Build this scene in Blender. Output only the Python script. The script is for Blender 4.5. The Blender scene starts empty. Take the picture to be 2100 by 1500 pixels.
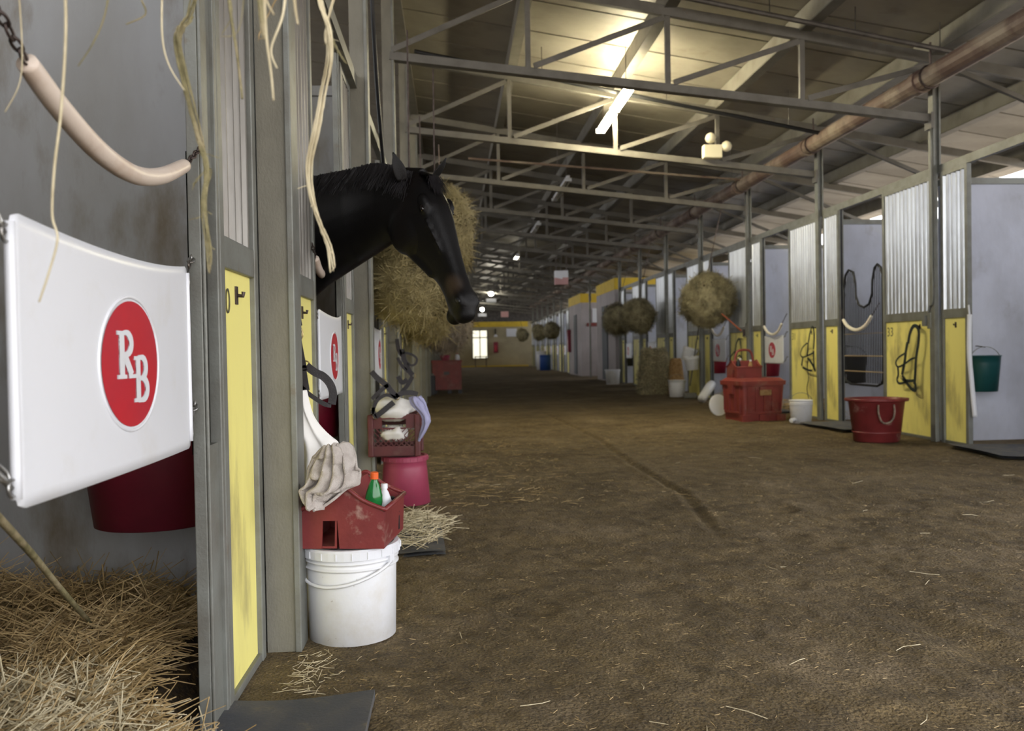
import bpy, math, random
import numpy as np
from mathutils import Vector, Matrix
random.seed(7); rng = np.random.default_rng(7)
sc = bpy.context.scene
COL = sc.collection
PI = math.pi

# ------------------------------------------------------------------ camera
F_PX = 1750.0; CAM_H = 1.10
_Y = np.array([930-1050, 28.0, -F_PX]); _Y /= np.linalg.norm(_Y)
_Z = np.array([-.0172, 1.0, 0.0]); _Z[2] = (_Y[0]*_Z[0]+_Y[1]*_Z[1])/(-_Y[2]); _Z /= np.linalg.norm(_Z)
_X = np.cross(_Y, _Z)
CM = np.array([_X, _Y, _Z])
cam_data = bpy.data.cameras.new('camera'); cam = bpy.data.objects.new('camera', cam_data); COL.objects.link(cam)
cam_data.sensor_width = 36; cam_data.lens = 36*F_PX/2100; cam_data.clip_start = .02; cam_data.clip_end = 400
cam.matrix_world = Matrix.Translation((0, 0, CAM_H)) @ Matrix([list(r) for r in CM]).to_4x4()
cam_data.dof.use_dof = True; cam_data.dof.focus_distance = 2.9; cam_data.dof.aperture_fstop = 4.0
sc.camera = cam

def ray(px, py): return CM @ np.array([px-1050, 750-py, -F_PX])
def on_x(px, py, x): d = ray(px, py); return (x, d[1]*x/d[0], CAM_H+d[2]*x/d[0])
def on_y(px, py, y): d = ray(px, py); return (d[0]*y/d[1], y, CAM_H+d[2]*y/d[1])
def on_z(px, py, z=0): d = ray(px, py); k = (z-CAM_H)/d[2]; return (d[0]*k, d[1]*k, z)

# ------------------------------------------------------------------ light and exposure
w = bpy.data.worlds.new('world'); sc.world = w; w.use_nodes = True
bg = w.node_tree.nodes['Background']; bg.inputs[0].default_value = (.97, .97, 1.0, 1); bg.inputs[1].default_value = 3.8
def area(name, loc, rot, sx, sy, power=0, color=(1, 1, 1), portal=False):
    l = bpy.data.lights.new(name, 'AREA'); l.shape = 'RECTANGLE'; l.size = sx; l.size_y = sy; l.energy = power; l.color = color
    if portal: l.cycles.is_portal = True
    o = bpy.data.objects.new(name, l); COL.objects.link(o); o.location = loc; o.rotation_euler = rot
    return o
area('sky_portal_back', (0, -3.0, 2.6), (PI/2, 0, PI), 17, 5.2, portal=True)
area('sky_portal_right', (8.9, 34, 3.1), (0, PI/2, 0), 1.6, 55, portal=True)
area('sky_portal_near_right', (9.25, 1.6, 2.0), (0, PI/2, 0), 3.9, 9.0, portal=True)
area('sky_portal_left', (-8.4, 29, 4.4), (0, -PI/2, 0), 1.1, 64, portal=True)
sl = bpy.data.lights.new('sun', 'SUN'); sl.energy = 2.5; sl.angle = .02; sl.color = (1, .96, .9)
so = bpy.data.objects.new('sun', sl); COL.objects.link(so); so.rotation_euler = (0, math.radians(10), 0)
vs = sc.view_settings; vs.view_transform = 'Standard'; vs.look = 'None'; vs.gamma = 1; vs.exposure = 0.42; vs.use_curve_mapping = False

# ------------------------------------------------------------------ helpers
def lin(h):
    h = h.lstrip('#'); v = [int(h[i:i+2], 16)/255 for i in (0, 2, 4)]
    return tuple((c/12.92 if c <= .04045 else ((c+.055)/1.055)**2.4) for c in v)
MATS = {}
def pm(name, c1, c2=None, scale=4, lo=.42, hi=.62, rough=.6, metal=0, bump=.15, bscale=60, stretch=(1, 1, 1), c3=None, s3=.8, lo3=.55, hi3=.7, **kw):
    m = bpy.data.materials.new(name); m.use_nodes = True; nt = m.node_tree; N = nt.nodes; L = nt.links
    b = N['Principled BSDF']; b.inputs['Roughness'].default_value = rough; b.inputs['Metallic'].default_value = metal
    for k, v in kw.items(): b.inputs[k].default_value = v
    c1 = lin(c1) if isinstance(c1, str) else c1
    tc = N.new('ShaderNodeTexCoord'); mp = N.new('ShaderNodeMapping'); mp.inputs['Scale'].default_value = stretch
    L.new(tc.outputs['Object'], mp.inputs[0])
    b.inputs['Base Color'].default_value = (*c1, 1)
    def layer(cin, col, sc_, a, z):
        n = N.new('ShaderNodeTexNoise'); n.inputs['Scale'].default_value = sc_; n.inputs['Detail'].default_value = 7; n.inputs['Roughness'].default_value = .6
        L.new(mp.outputs[0], n.inputs['Vector'])
        r = N.new('ShaderNodeMapRange'); r.inputs[1].default_value = a; r.inputs[2].default_value = z
        L.new(n.outputs[0], r.inputs[0])
        x = N.new('ShaderNodeMix'); x.data_type = 'RGBA'
        L.new(r.outputs[0], x.inputs[0])
        if isinstance(cin, tuple): x.inputs[6].default_value = (*cin, 1)
        else: L.new(cin, x.inputs[6])
        x.inputs[7].default_value = (*(lin(col) if isinstance(col, str) else col), 1)
        return x.outputs[2]
    o = c1
    if c2: o = layer(o, c2, scale, lo, hi)
    if c3: o = layer(o, c3, s3, lo3, hi3)
    if c2 or c3: L.new(o, b.inputs['Base Color'])
    if bump:
        n = N.new('ShaderNodeTexNoise'); n.inputs['Scale'].default_value = bscale; n.inputs['Detail'].default_value = 4
        L.new(mp.outputs[0], n.inputs['Vector'])
        bm = N.new('ShaderNodeBump'); bm.inputs['Strength'].default_value = bump; bm.inputs['Distance'].default_value = .01
        L.new(n.outputs[0], bm.inputs['Height']); L.new(bm.outputs[0], b.inputs['Normal'])
    MATS[name] = m; return m
def emit(name, col, s):
    m = bpy.data.materials.new(name); m.use_nodes = True; b = m.node_tree.nodes['Principled BSDF']
    b.inputs['Base Color'].default_value = (*col, 1); b.inputs['Emission Color'].default_value = (*col, 1); b.inputs['Emission Strength'].default_value = s
    return m
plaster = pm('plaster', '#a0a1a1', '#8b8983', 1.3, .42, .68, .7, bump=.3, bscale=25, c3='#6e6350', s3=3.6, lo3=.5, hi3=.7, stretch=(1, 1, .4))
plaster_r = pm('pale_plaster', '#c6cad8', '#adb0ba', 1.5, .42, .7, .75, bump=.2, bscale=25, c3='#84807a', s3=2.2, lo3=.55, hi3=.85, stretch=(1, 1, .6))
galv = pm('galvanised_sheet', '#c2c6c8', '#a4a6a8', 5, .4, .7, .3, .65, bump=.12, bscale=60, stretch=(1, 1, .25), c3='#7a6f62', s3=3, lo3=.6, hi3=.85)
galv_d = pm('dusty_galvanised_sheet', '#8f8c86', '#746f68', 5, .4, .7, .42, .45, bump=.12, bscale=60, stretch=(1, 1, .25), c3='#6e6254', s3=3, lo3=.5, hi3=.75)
steel = pm('grey_painted_steel', '#7f817b', '#6c6a62', 6, .4, .7, .5, .25, bump=.12, bscale=90, c3='#6b5c4a', s3=9, lo3=.64, hi3=.8)
steel_dk = pm('dull_steel', '#5a5652', '#3e3a38', 6, .4, .7, .5, .3, bump=.1)
colm = pm('column_paint', '#807d70', '#6d6a5e', 5, .4, .7, .6, .1, bump=.2, bscale=120, c3='#6b5138', s3=7, lo3=.66, hi3=.82, stretch=(1, 1, .5))
truss_m = pm('truss_steel', '#6e6b64', '#5b5850', 4, .4, .7, .55, .1, bump=.1, bscale=60, c3='#6f5c48', s3=6, lo3=.64, hi3=.8)
yellow = pm('yellow_paint', '#f4ea8c', '#e0d57c', 3, .48, .75, .55, bump=.12, bscale=50, stretch=(1, 1, .35), c3='#9a8f5e', s3=4, lo3=.54, hi3=.78)
roofm = pm('roof_board', '#989388', '#837e73', 1.2, .4, .65, .5, .15, bump=.5, bscale=7, stretch=(1, 1, 1), c3='#6b6255', s3=2, lo3=.6, hi3=.85)
purl = pm('purlin_steel', '#8d8a80', '#77736a', 3, .4, .7, .45, .4, bump=.1)
white_pl = pm('white_plastic', '#dfe1e6', '#d8d8d8', 6, .55, .8, .35, bump=.03)
bucket_w = pm('white_bucket_plastic', '#dfe0e2', '#cfcbc2', 5, .5, .75, .4, bump=.06, c3='#84755e', s3=18, lo3=.66, hi3=.74)
red_oval = pm('red_print', '#bd2230', '#b52636', 5, .4, .6, .35, bump=0)
red_pl = pm('red_plastic', '#7c2f2f', '#6a2627', 5, .4, .7, .45, bump=.08, c3='#a5877c', s3=7, lo3=.6, hi3=.72)
red_dirty = pm('dusty_red_plastic', '#853832', '#70302b', 5, .4, .7, .55, bump=.1, c3='#8a6656', s3=4, lo3=.55, hi3=.8)
red_bk = pm('red_bucket_plastic', '#8e1e33', '#78182c', 3, .4, .7, .4, bump=.04)
pink_bk = pm('pink_red_bucket_plastic', '#9c3f58', '#8a344a', 3, .4, .7, .45, bump=.05, c3='#7d5560', s3=6, lo3=.62, hi3=.8)
teal = pm('teal_plastic', '#164a4c', '#123d3f', 3, .4, .7, .4, bump=.04)
hose_m = pm('cream_hose', '#dccdbf', '#c4ac98', 9, .45, .75, .4, bump=.08, c3='#8d6a50', s3=25, lo3=.66, hi3=.8)
chain_m = pm('chain_steel', '#a8a8a6', '#6e665e', 20, .45, .65, .35, .9, bump=.1)
chain_dk = pm('rusty_chain', '#5b504c', '#3d3431', 20, .45, .65, .5, .7, bump=.1)
rubber = pm('rubber_mat', '#4a4c50', '#5c5a57', 7, .42, .65, .8, bump=.3, bscale=90, c3='#6f6656', s3=14, lo3=.6, hi3=.75)
leather = pm('dark_leather', '#2b262a', '#201c1f', 20, .4, .6, .5, bump=.15, bscale=200)
greenleather = pm('dark_green_webbing', '#1d2b26', '#16201d', 30, .4, .6, .6, bump=.15, bscale=200)
brass = pm('brass', '#a3916a', None, rough=.3, metal=1, bump=0)
horse_m = pm('black_horse_coat', '#0a090a', '#070606', 6, .4, .6, .5, bump=.12, bscale=150, c3='#120b0a', s3=3, lo3=.55, hi3=.8)
horse_m.node_tree.nodes['Principled BSDF'].inputs['Specular IOR Level'].default_value = .22
muzzle_m = pm('tan_muzzle', '#4a3322', '#2c1f18', 9, .4, .7, .6, bump=.1)
eye_m = pm('dark_eye', '#0a0505', None, rough=.06, bump=0)
mane_m = pm('black_mane', '#161318', '#0c0a0c', 40, .4, .6, .5, bump=0)
straw_m = pm('straw', '#bfa677', '#8f7647', 3, .4, .62, .55, bump=0, c3='#5e4c2c', s3=7, lo3=.5, hi3=.75)
straw_base = pm('matted_straw', '#463619', '#241b10', 40, .4, .6, .9, bump=1, bscale=60)
hay_m = pm('hay', '#b5ab86', '#8d8464', 8, .4, .62, .7, bump=0, c3='#4a4630', s3=5, lo3=.5, hi3=.75)
hay_gold = pm('golden_hay', '#a89a6c', '#857850', 8, .4, .62, .7, bump=0, c3='#4a4228', s3=5, lo3=.55, hi3=.75)
hay_grey = pm('grey_hay', '#8b8070', '#6f6558', 8, .4, .62, .8, bump=0)
haycore = pm('hay_core', '#7a7156', '#5e5741', 30, .4, .6, .95, bump=.4, bscale=45)
strand_m = pm('green_straw_twist', '#8f8660', '#6c6543', 25, .4, .65, .7, bump=.5, bscale=200, c3='#a8997a', s3=9, lo3=.5, hi3=.7)
pale_straw = pm('pale_straw', '#cfc3a2', '#a89a78', 15, .4, .65, .6, bump=.2)
towel_m = pm('grey_terry', '#e0d7cf', '#cdc2b9', 30, .4, .65, .95, bump=1, bscale=350)
cloth_w = pm('white_cloth', '#ebe9e4', '#ddd9d0', 4, .5, .75, .8, bump=.1, bscale=150)
cloth_b = pm('blue_cloth', '#a3a3c4', '#8f8fae', 4, .5, .75, .9, bump=.3, bscale=150)
office = pm('pale_block_paint', '#b7b0b0', '#a39c9c', 1.2, .4, .7, .8, bump=.1)
endm = pm('tan_block_paint', '#b3a888', '#a0957a', .8, .4, .7, .8, bump=.1)
yband = pm('yellow_band_paint', '#e0c03a', '#d0ae38', 2, .4, .7, .7, bump=.05)
slot_shade_m = pm('slot_shade_black', '#0c0b0a', None, rough=1, bump=0, **{'Specular IOR Level': 0.0})  # flat near-black that paints the shade seen through the jamb slots
black = pm('black_plastic', '#16171a', None, rough=.5, bump=0)
bluepl = pm('blue_plastic', '#2a4f96', None, rough=.5, bump=.05)
rust_pipe = pm('rusty_pipe', '#766459', '#634f46', 3, .4, .62, .6, .1, bump=.15, c3='#96897a', s3=1.6, lo3=.48, hi3=.62)
grain = pm('tan_sack', '#a5855a', '#8a6c44', 14, .4, .6, .9, bump=.4, bscale=60)
green_gl = pm('green_bottle_plastic', '#2f9a4e', None, rough=.1, bump=0, **{'Transmission Weight': .55})
orange = pm('orange_cap', '#e0642a', None, rough=.4, bump=0)
win = emit('daylit_window', (1.0, .95, .76), .85)
tube_e = emit('fluorescent_tube', (1.0, .88, .58), 200.0)
bulb_e = emit('lamp_glow', (1.0, .95, .8), 110.0)
digit_m = pm('grey_stencil_paint', '#4e4b3a', None, rough=.7, bump=0)
wood = pm('worn_wood', '#8b7c62', '#6d5f49', 8, .4, .6, .8, bump=.3)

class MB:
    def __init__(s): s.v = []; s.f = []
    def add(s, vs_, fs):
        o = len(s.v); s.v += [tuple(map(float, p)) for p in vs_]; s.f += [tuple(o+i for i in f) for f in fs]; return s
    def box(s, x0, x1, y0, y1, z0, z1):
        return s.add([(x0,y0,z0),(x1,y0,z0),(x1,y1,z0),(x0,y1,z0),(x0,y0,z1),(x1,y0,z1),(x1,y1,z1),(x0,y1,z1)],
                     [(0,3,2,1),(4,5,6,7),(0,1,5,4),(1,2,6,5),(2,3,7,6),(3,0,4,7)])
    def bar(s, p, q, wd, h, up=(0, 0, 1)):
        p, q, up = Vector(p), Vector(q), Vector(up); d = (q-p).normalized()
        a = d.cross(up)
        if a.length < 1e-4: a = d.cross(Vector((0, 1, 0)))
        a.normalize(); b = a.cross(d); vs_ = []
        for c in (p, q):
            for (i, j) in ((-1, -1), (1, -1), (1, 1), (-1, 1)): vs_.append(c+a*i*wd/2+b*j*h/2)
        return s.add(vs_, [(0,1,2,3),(7,6,5,4),(0,4,5,1),(1,5,6,2),(2,6,7,3),(3,7,4,0)])
    def tube(s, pts, r, n=8, closed=False, cap=True):
        pts = [Vector(p) for p in pts]; m = len(pts); rs = r if hasattr(r, '__len__') else [r]*m
        base = len(s.v); prev = None
        for i, p in enumerate(pts):
            if closed: t = pts[(i+1) % m]-pts[i-1]
            else: t = pts[min(i+1, m-1)]-pts[max(i-1, 0)]
            t.normalize()
            if prev is None:
                a = t.cross(Vector((0, 0, 1)))
                if a.length < .05: a = t.cross(Vector((1, 0, 0)))
            else: a = prev-t*prev.dot(t)
            a.normalize(); prev = a; b = t.cross(a)
            for k in range(n):
                th = 2*PI*k/n; s.v.append(tuple(p+(a*math.cos(th)+b*math.sin(th))*rs[i]))
        for i in range(m if closed else m-1):
            for k in range(n):
                i2 = (i+1) % m
                s.f.append((base+i*n+k, base+i*n+(k+1) % n, base+i2*n+(k+1) % n, base+i2*n+k))
        if cap and not closed:
            s.f.append(tuple(base+k for k in range(n))[::-1]); s.f.append(tuple(base+(m-1)*n+k for k in range(n)))
        return s
    def lathe(s, prof, n=32, c=(0, 0, 0), sx=1, sy=1, close=False):
        base = len(s.v)
        for (r, z) in prof:
            for k in range(n):
                th = 2*PI*k/n; s.v.append((c[0]+r*math.cos(th)*sx, c[1]+r*math.sin(th)*sy, c[2]+z))
        for i in range(len(prof)-1):
            for k in range(n):
                s.f.append((base+i*n+k, base+i*n+(k+1) % n, base+(i+1)*n+(k+1) % n, base+(i+1)*n+k))
        s.f.append(tuple(base+k for k in range(n))[::-1])
        s.f.append(tuple(base+(len(prof)-1)*n+k for k in range(n)))
        return s
    def rings(s, rr, cap=True):
        base = len(s.v); n = len(rr[0])
        for r in rr: s.v += [tuple(map(float, p)) for p in r]
        for i in range(len(rr)-1):
            for k in range(n): s.f.append((base+i*n+k, base+i*n+(k+1) % n, base+(i+1)*n+(k+1) % n, base+(i+1)*n+k))
        if cap: s.f.append(tuple(base+k for k in range(n))[::-1]); s.f.append(tuple(base+(len(rr)-1)*n+k for k in range(n)))
        return s
    def grid(s, fn, nu, nv, closed_u=False):
        base = len(s.v)
        for j in range(nv+1):
            for i in range(nu+1): s.v.append(tuple(map(float, fn(i/nu, j/nv))))
        for j in range(nv):
            for i in range(nu):
                a = base+j*(nu+1)+i; s.f.append((a, a+1, a+nu+2, a+nu+1))
        return s
    def prism(s, poly, x0, x1, axis='y'):
        n = len(poly)
        mk = {'y': lambda a, b, t: (a, t, b), 'x': lambda a, b, t: (t, a, b), 'z': lambda a, b, t: (a, b, t)}[axis]
        return s.add([mk(a, b, x0) for a, b in poly]+[mk(a, b, x1) for a, b in poly],
                     [tuple(range(n))[::-1], tuple(range(n, 2*n))]+[(i, (i+1) % n, n+(i+1) % n, n+i) for i in range(n)])
    def build(s, name, mat, parent=None, smooth=False, bevel=0, world=True, solid=0, loc=None, bseg=2, **tags):
        m = bpy.data.meshes.new(name)
        off = Vector((0, 0, 0))
        if parent is not None and world: off = Vector(parent_loc(parent))
        if loc is not None: off = Vector(loc)
        v = np.array(s.v) - np.array(off)
        m.from_pydata(v.tolist(), [], s.f); m.materials.append(mat)
        if smooth: m.polygons.foreach_set('use_smooth', [True]*len(m.polygons))
        o = bpy.data.objects.new(name, m); COL.objects.link(o)
        if parent is not None: o.parent = parent
        elif loc is not None: o.location = loc
        if solid: md = o.modifiers.new('solid', 'SOLIDIFY'); md.thickness = solid; md.offset = 0
        if bevel:
            md = o.modifiers.new('bevel', 'BEVEL'); md.width = bevel; md.segments = bseg; md.limit_method = 'ANGLE'; md.angle_limit = .6
            md.harden_normals = False
        for k, val in tags.items(): o[k] = val
        return o
def parent_loc(o):
    l = Vector((0, 0, 0))
    while o is not None: l = l+o.location; o = o.parent
    return l
def tag(o, label=None, cat=None, group=None, kind=None):
    if label: o['label'] = label
    if cat: o['category'] = cat
    if group: o['group'] = group
    if kind: o['kind'] = kind
    return o
def thing(name, label, cat, loc=(0, 0, 0), group=None, kind=None):
    o = bpy.data.objects.new(name, None); COL.objects.link(o); o.location = loc; o.empty_display_size = .1
    return tag(o, label, cat, group, kind)
def dup(root, loc=None, rotz=None, label=None, group=None, scale=None):
    r = root.copy(); COL.objects.link(r)
    if loc is not None: r.location = loc
    if rotz is not None: r.rotation_euler = (0, 0, rotz)
    if scale: r.scale = scale
    if label: r['label'] = label
    if group: r['group'] = group
    def rec(a, b):
        for ch in [c for c in bpy.data.objects if c.parent == a]:
            c = ch.copy(); COL.objects.link(c); c.parent = b; rec(ch, c)
    rec(root, r); return r
def smoothpts(pts, n=8):
    P = [Vector(p) for p in pts]; out = []
    for i in range(len(P)-1):
        a, b, c, d = P[max(i-1, 0)], P[i], P[i+1], P[min(i+2, len(P)-1)]
        for k in range(n):
            t = k/n; out.append(.5*((2*b)+(c-a)*t+(2*a-5*b+4*c-d)*t*t+(3*b-a-3*c+d)*t**3))
    out.append(P[-1]); return out
def noise2(x, y, sc_, seed=0):
    g = np.random.default_rng(seed).random((64, 64))
    x = np.asarray(x)*sc_; y = np.asarray(y)*sc_; xi = np.floor(x).astype(int); yi = np.floor(y).astype(int)
    fx = x-xi; fy = y-yi; fx = fx*fx*(3-2*fx); fy = fy*fy*(3-2*fy)
    q = lambda a, b: g[a % 64, b % 64]
    return (q(xi, yi)*(1-fx)*(1-fy)+q(xi+1, yi)*fx*(1-fy)+q(xi, yi+1)*(1-fx)*fy+q(xi+1, yi+1)*fx*fy)-.5
ORD = ['nearest', 'second', 'third', 'fourth', 'fifth', 'sixth', 'seventh', 'eighth', 'ninth', 'tenth', 'eleventh', 'twelfth', 'thirteenth', 'fourteenth', 'fifteenth', 'sixteenth', 'seventeenth', 'eighteenth', 'nineteenth', 'twentieth', 'twenty-first']

# ------------------------------------------------------------------ setting: floor
YE = 61.0; XL = -.70; XR = 5.44
rut = [on_z(*p) for p in [(1110, 845), (1140, 860), (1230, 900), (1275, 940), (1330, 975), (1400, 1010), (1440, 1060), (1495, 1120)]]
def rut_depth(X, Yv):
    d = np.full(X.shape, 9.0); ks = np.zeros(X.shape)
    for (a, b) in zip(rut[:-1], rut[1:]):
        ax, ay = a[0], a[1]; bx, by = b[0], b[1]
        t = np.clip(((X-ax)*(bx-ax)+(Yv-ay)*(by-ay))/((bx-ax)**2+(by-ay)**2), 0, 1)
        dd = np.hypot(X-(ax+t*(bx-ax)), Yv-(ay+t*(by-ay)))
        d = np.minimum(d, dd)
    d = d+noise2(X, Yv, 9, 5)*.015
    tp_ = np.clip((Yv-rut[-1][1]+.1)/1.1, 0, 1)
    return (-.022*np.exp(-(d/.035)**2)+.006*np.exp(-((d-.07)/.03)**2))*tp_
def floor_h(X, Yv):
    X = np.asarray(X, float); Yv = np.asarray(Yv, float)
    h = noise2(X, Yv, .6, 1)*.03+noise2(X, Yv, 2.1, 2)*.016+noise2(X, Yv, 6, 3)*.010+noise2(X, Yv, 15, 4)*.009+noise2(X, Yv, 27, 9)*.009
    dent = np.clip(noise2(X, Yv*1.3, 3.2, 8)-.22, 0, 1)*-.09
    h = h+dent+rut_depth(X, Yv)
    fade = np.clip((X-XL)/.4, 0, 1)*np.clip((XR-X)/.5, 0, 1)*np.clip((15.5-Yv)/3, 0, 1)*np.clip((Yv-.2)/.3, 0, 1)
    return h*fade
soil = pm('packed_soil', '#6d5d3f', '#524429', 2.2, .4, .62, .93, bump=.9, bscale=70, c3='#87765a', s3=1.1, lo3=.52, hi3=.72)
_nt = soil.node_tree; _b = _nt.nodes['Principled BSDF']; _src = _b.inputs['Base Color'].links[0].from_socket
_vn = _nt.nodes.new('ShaderNodeTexNoise'); _vn.inputs['Scale'].default_value = 130; _vn.inputs['Detail'].default_value = 5
_tc = [n for n in _nt.nodes if n.type == 'MAPPING'][0]; _nt.links.new(_tc.outputs[0], _vn.inputs['Vector'])
_mr = _nt.nodes.new('ShaderNodeMapRange'); _mr.inputs[1].default_value = .3; _mr.inputs[2].default_value = .72; _mr.inputs[3].default_value = .45; _mr.inputs[4].default_value = 1.65
_nt.links.new(_vn.outputs[0], _mr.inputs[0])
_n2 = _nt.nodes.new('ShaderNodeTexNoise'); _n2.inputs['Scale'].default_value = 9; _n2.inputs['Detail'].default_value = 8; _n2.inputs['Roughness'].default_value = .75; _nt.links.new(_tc.outputs[0], _n2.inputs['Vector'])
_m2 = _nt.nodes.new('ShaderNodeMapRange'); _m2.inputs[1].default_value = .36; _m2.inputs[2].default_value = .56; _m2.inputs[3].default_value = .62; _m2.inputs[4].default_value = 1.08; _nt.links.new(_n2.outputs[0], _m2.inputs[0])
_mm = _nt.nodes.new('ShaderNodeMath'); _mm.operation = 'MULTIPLY'; _nt.links.new(_mr.outputs[0], _mm.inputs[0]); _nt.links.new(_m2.outputs[0], _mm.inputs[1]); _mr = _mm
_mx = _nt.nodes.new('ShaderNodeVectorMath'); _mx.operation = 'SCALE'; _nt.links.new(_src, _mx.inputs[0]); _nt.links.new(_mr.outputs[0], _mx.inputs['Scale']); _nt.links.new(_mx.outputs[0], _b.inputs['Base Color'])
fl = MB()
nx, ny = 300, 620
gx = np.linspace(XL, XR, nx+1); gy = np.concatenate([np.linspace(.1, 6, 360), np.linspace(6, 16, ny+1-360)])
GX, GY = np.meshgrid(gx, gy); GZ = floor_h(GX, GY)
V = np.stack([GX, GY, GZ], -1).reshape(-1, 3)
idx = np.arange((nx+1)*(ny+1)).reshape(ny+1, nx+1)
Fq = np.stack([idx[:-1, :-1], idx[:-1, 1:], idx[1:, 1:], idx[1:, :-1]], -1).reshape(-1, 4)
fl.v = V.tolist(); fl.f = Fq.tolist()
def quad(x0, x1, y0, y1): fl.add([(x0, y0, 0), (x1, y0, 0), (x1, y1, 0), (x0, y1, 0)], [(0, 1, 2, 3)])
quad(XL, XR, 16, YE+1); quad(XL, XR, -6, .1); quad(-12, XL, -6, YE+1); quad(XR, 9.2, -6, YE+1)
tag(fl.build('floor', soil, smooth=True), kind='structure')
tag(MB().add([(-80, -80, -.15), (90, -80, -.15), (90, 140, -.15), (-80, 140, -.15)], [(0, 1, 2, 3)]).build('ground', pm('outside_ground', '#a89c8a', None, rough=1, bump=0)), kind='structure')

[n for n in _nt.nodes if n.type == 'BUMP'][0].inputs['Distance'].default_value = .025
# litter on the aisle floor
def straws(n, fx, lmin, lmax, wd, name, mat, tilt=.1, bend=True, parent=None, kind='stuff', label=None, cat=None):
    m = MB(); v = []; f = []
    for i in range(n):
        x, y, z = fx(); a = random.uniform(0, 2*PI); l = random.uniform(lmin, lmax)/2; t = random.gauss(0, tilt)
        d = Vector((math.cos(a)*math.cos(t), math.sin(a)*math.cos(t), math.sin(t)))*l
        p = Vector((x, y, z+abs(d.z)*.6)); s = Vector((-math.sin(a), math.cos(a), 0))*wd*random.uniform(.6, 1.2)/2; u = Vector((0, 0, wd*.6))
        k = Vector((random.gauss(0, .06), random.gauss(0, .06), random.gauss(0, .03)))*l*2 if bend else Vector((0, 0, 0))
        o = len(v)
        for c in (p-d, p+k, p+d): v += [c+s, c-s, c+u]
        for j in (0, 3): f += [(o+j, o+j+1, o+j+4, o+j+3), (o+j+1, o+j+2, o+j+5, o+j+4), (o+j+2, o+j, o+j+3, o+j+5)]
    m.v = [tuple(q) for q in v]; m.f = f
    ob = m.build(name, mat, parent)
    return tag(ob, label, cat, None, kind)
def litter():
    y = .9+random.random()**1.6*12; x = random.uniform(XL+.05, XR-.1)
    return x, y, float(floor_h(x, y))+.002
straws(9500, litter, .004, .026, .0021, 'straw_litter', straw_m, .15, False, None, 'stuff', 'fine straw chaff scattered over the brown dirt aisle', 'litter')
straws(90, litter, .05, .14, .003, 'loose_straws', pale_straw, .05, True, None, 'stuff', 'few longer pale straws lying loose on the dirt aisle', 'litter')

# ------------------------------------------------------------------ setting: roof
def roof_z(x): return 5.43-.165*x if x > -4.2 else 5.43+.165*4.2-.165*(-4.2-x)
ceil = thing('ceiling', None, None, (0, 0, 0)); ceil['kind'] = 'structure'
SW = .94
def sheet(x0, x1, name='roof_sheet'):
    m = MB(); z0, z1 = roof_z(x0), roof_z(x1)
    m.add([(x0, .018, z0), (x1, .018, z1), (x1, SW-.018, z1), (x0, SW-.018, z0), (x0, .018, z0+.03), (x1, .018, z1+.03), (x1, SW-.018, z1+.03), (x0, SW-.018, z0+.03)],
          [(3, 2, 1, 0), (4, 5, 6, 7), (0, 1, 5, 4), (1, 2, 6, 5), (2, 3, 7, 6), (3, 0, 4, 7)])
    return m
spans = [(-9.3, -4.2), (-4.2, .84), (.87, 5.4), (5.43, 9.3)]
protos = []
row = 0; y = -3.0
while y < YE+1:
    for si, (x0, x1) in enumerate(spans):
        if row == 0: o = sheet(x0, x1).build('roof_sheet', roofm, ceil); protos.append(o)
        else: o = protos[si].copy(); COL.objects.link(o); o.parent = ceil
        o.location = (0, y, 0)
    y += SW; row += 1
m = MB()   # dark upper skin that closes the joints from above
for (a, b) in ((-9.3, -4.2), (-4.2, 9.3)):
    m.add([(a, -3, roof_z(a if a != -4.2 else -4.19)+.05), (b, -3, roof_z(b if b != -4.2 else -4.19)+.05), (b, YE+1, roof_z(b if b != -4.2 else -4.19)+.05), (a, YE+1, roof_z(a if a != -4.2 else -4.19)+.05)], [(3, 2, 1, 0)])
m.build('roof_deck', steel_dk, ceil)

# ------------------------------------------------------------------ purlins, pipe, trusses
PX = [-.65, .86, 2.39, 3.89, 5.40, 6.95, 8.55]
pn = ['above the left stall columns', 'over the left part of the aisle', 'over the middle of the aisle, beside the bright tube light', 'over the right part of the aisle', 'just above the rusty pipe', 'above the right-hand stalls', 'at the outer right eave']
for x, nm in zip(PX, pn):
    z = roof_z(x)-.015; t = thing('roof_purlin', 'long grey roof purlin '+nm, 'beam', (x, -2.9, z))
    m = MB(); m.box(x-.035, x+.035, -2.9, YE, z-.20, z); m.build('web', purl, t)
    m = MB(); m.box(x-.035, x+.10, -2.9, YE, z-.215, z-.20); m.box(x+.085, x+.10, -2.9, YE, z-.20, z-.165); m.build('lower_flange', truss_m, t)
TY = [9.23+3.02*k for k in range(17)]
def zc(x): return 4.205-.11*x      # bottom chord
def zt(x): return 5.17-.165*x      # top chord
tp = None
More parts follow.
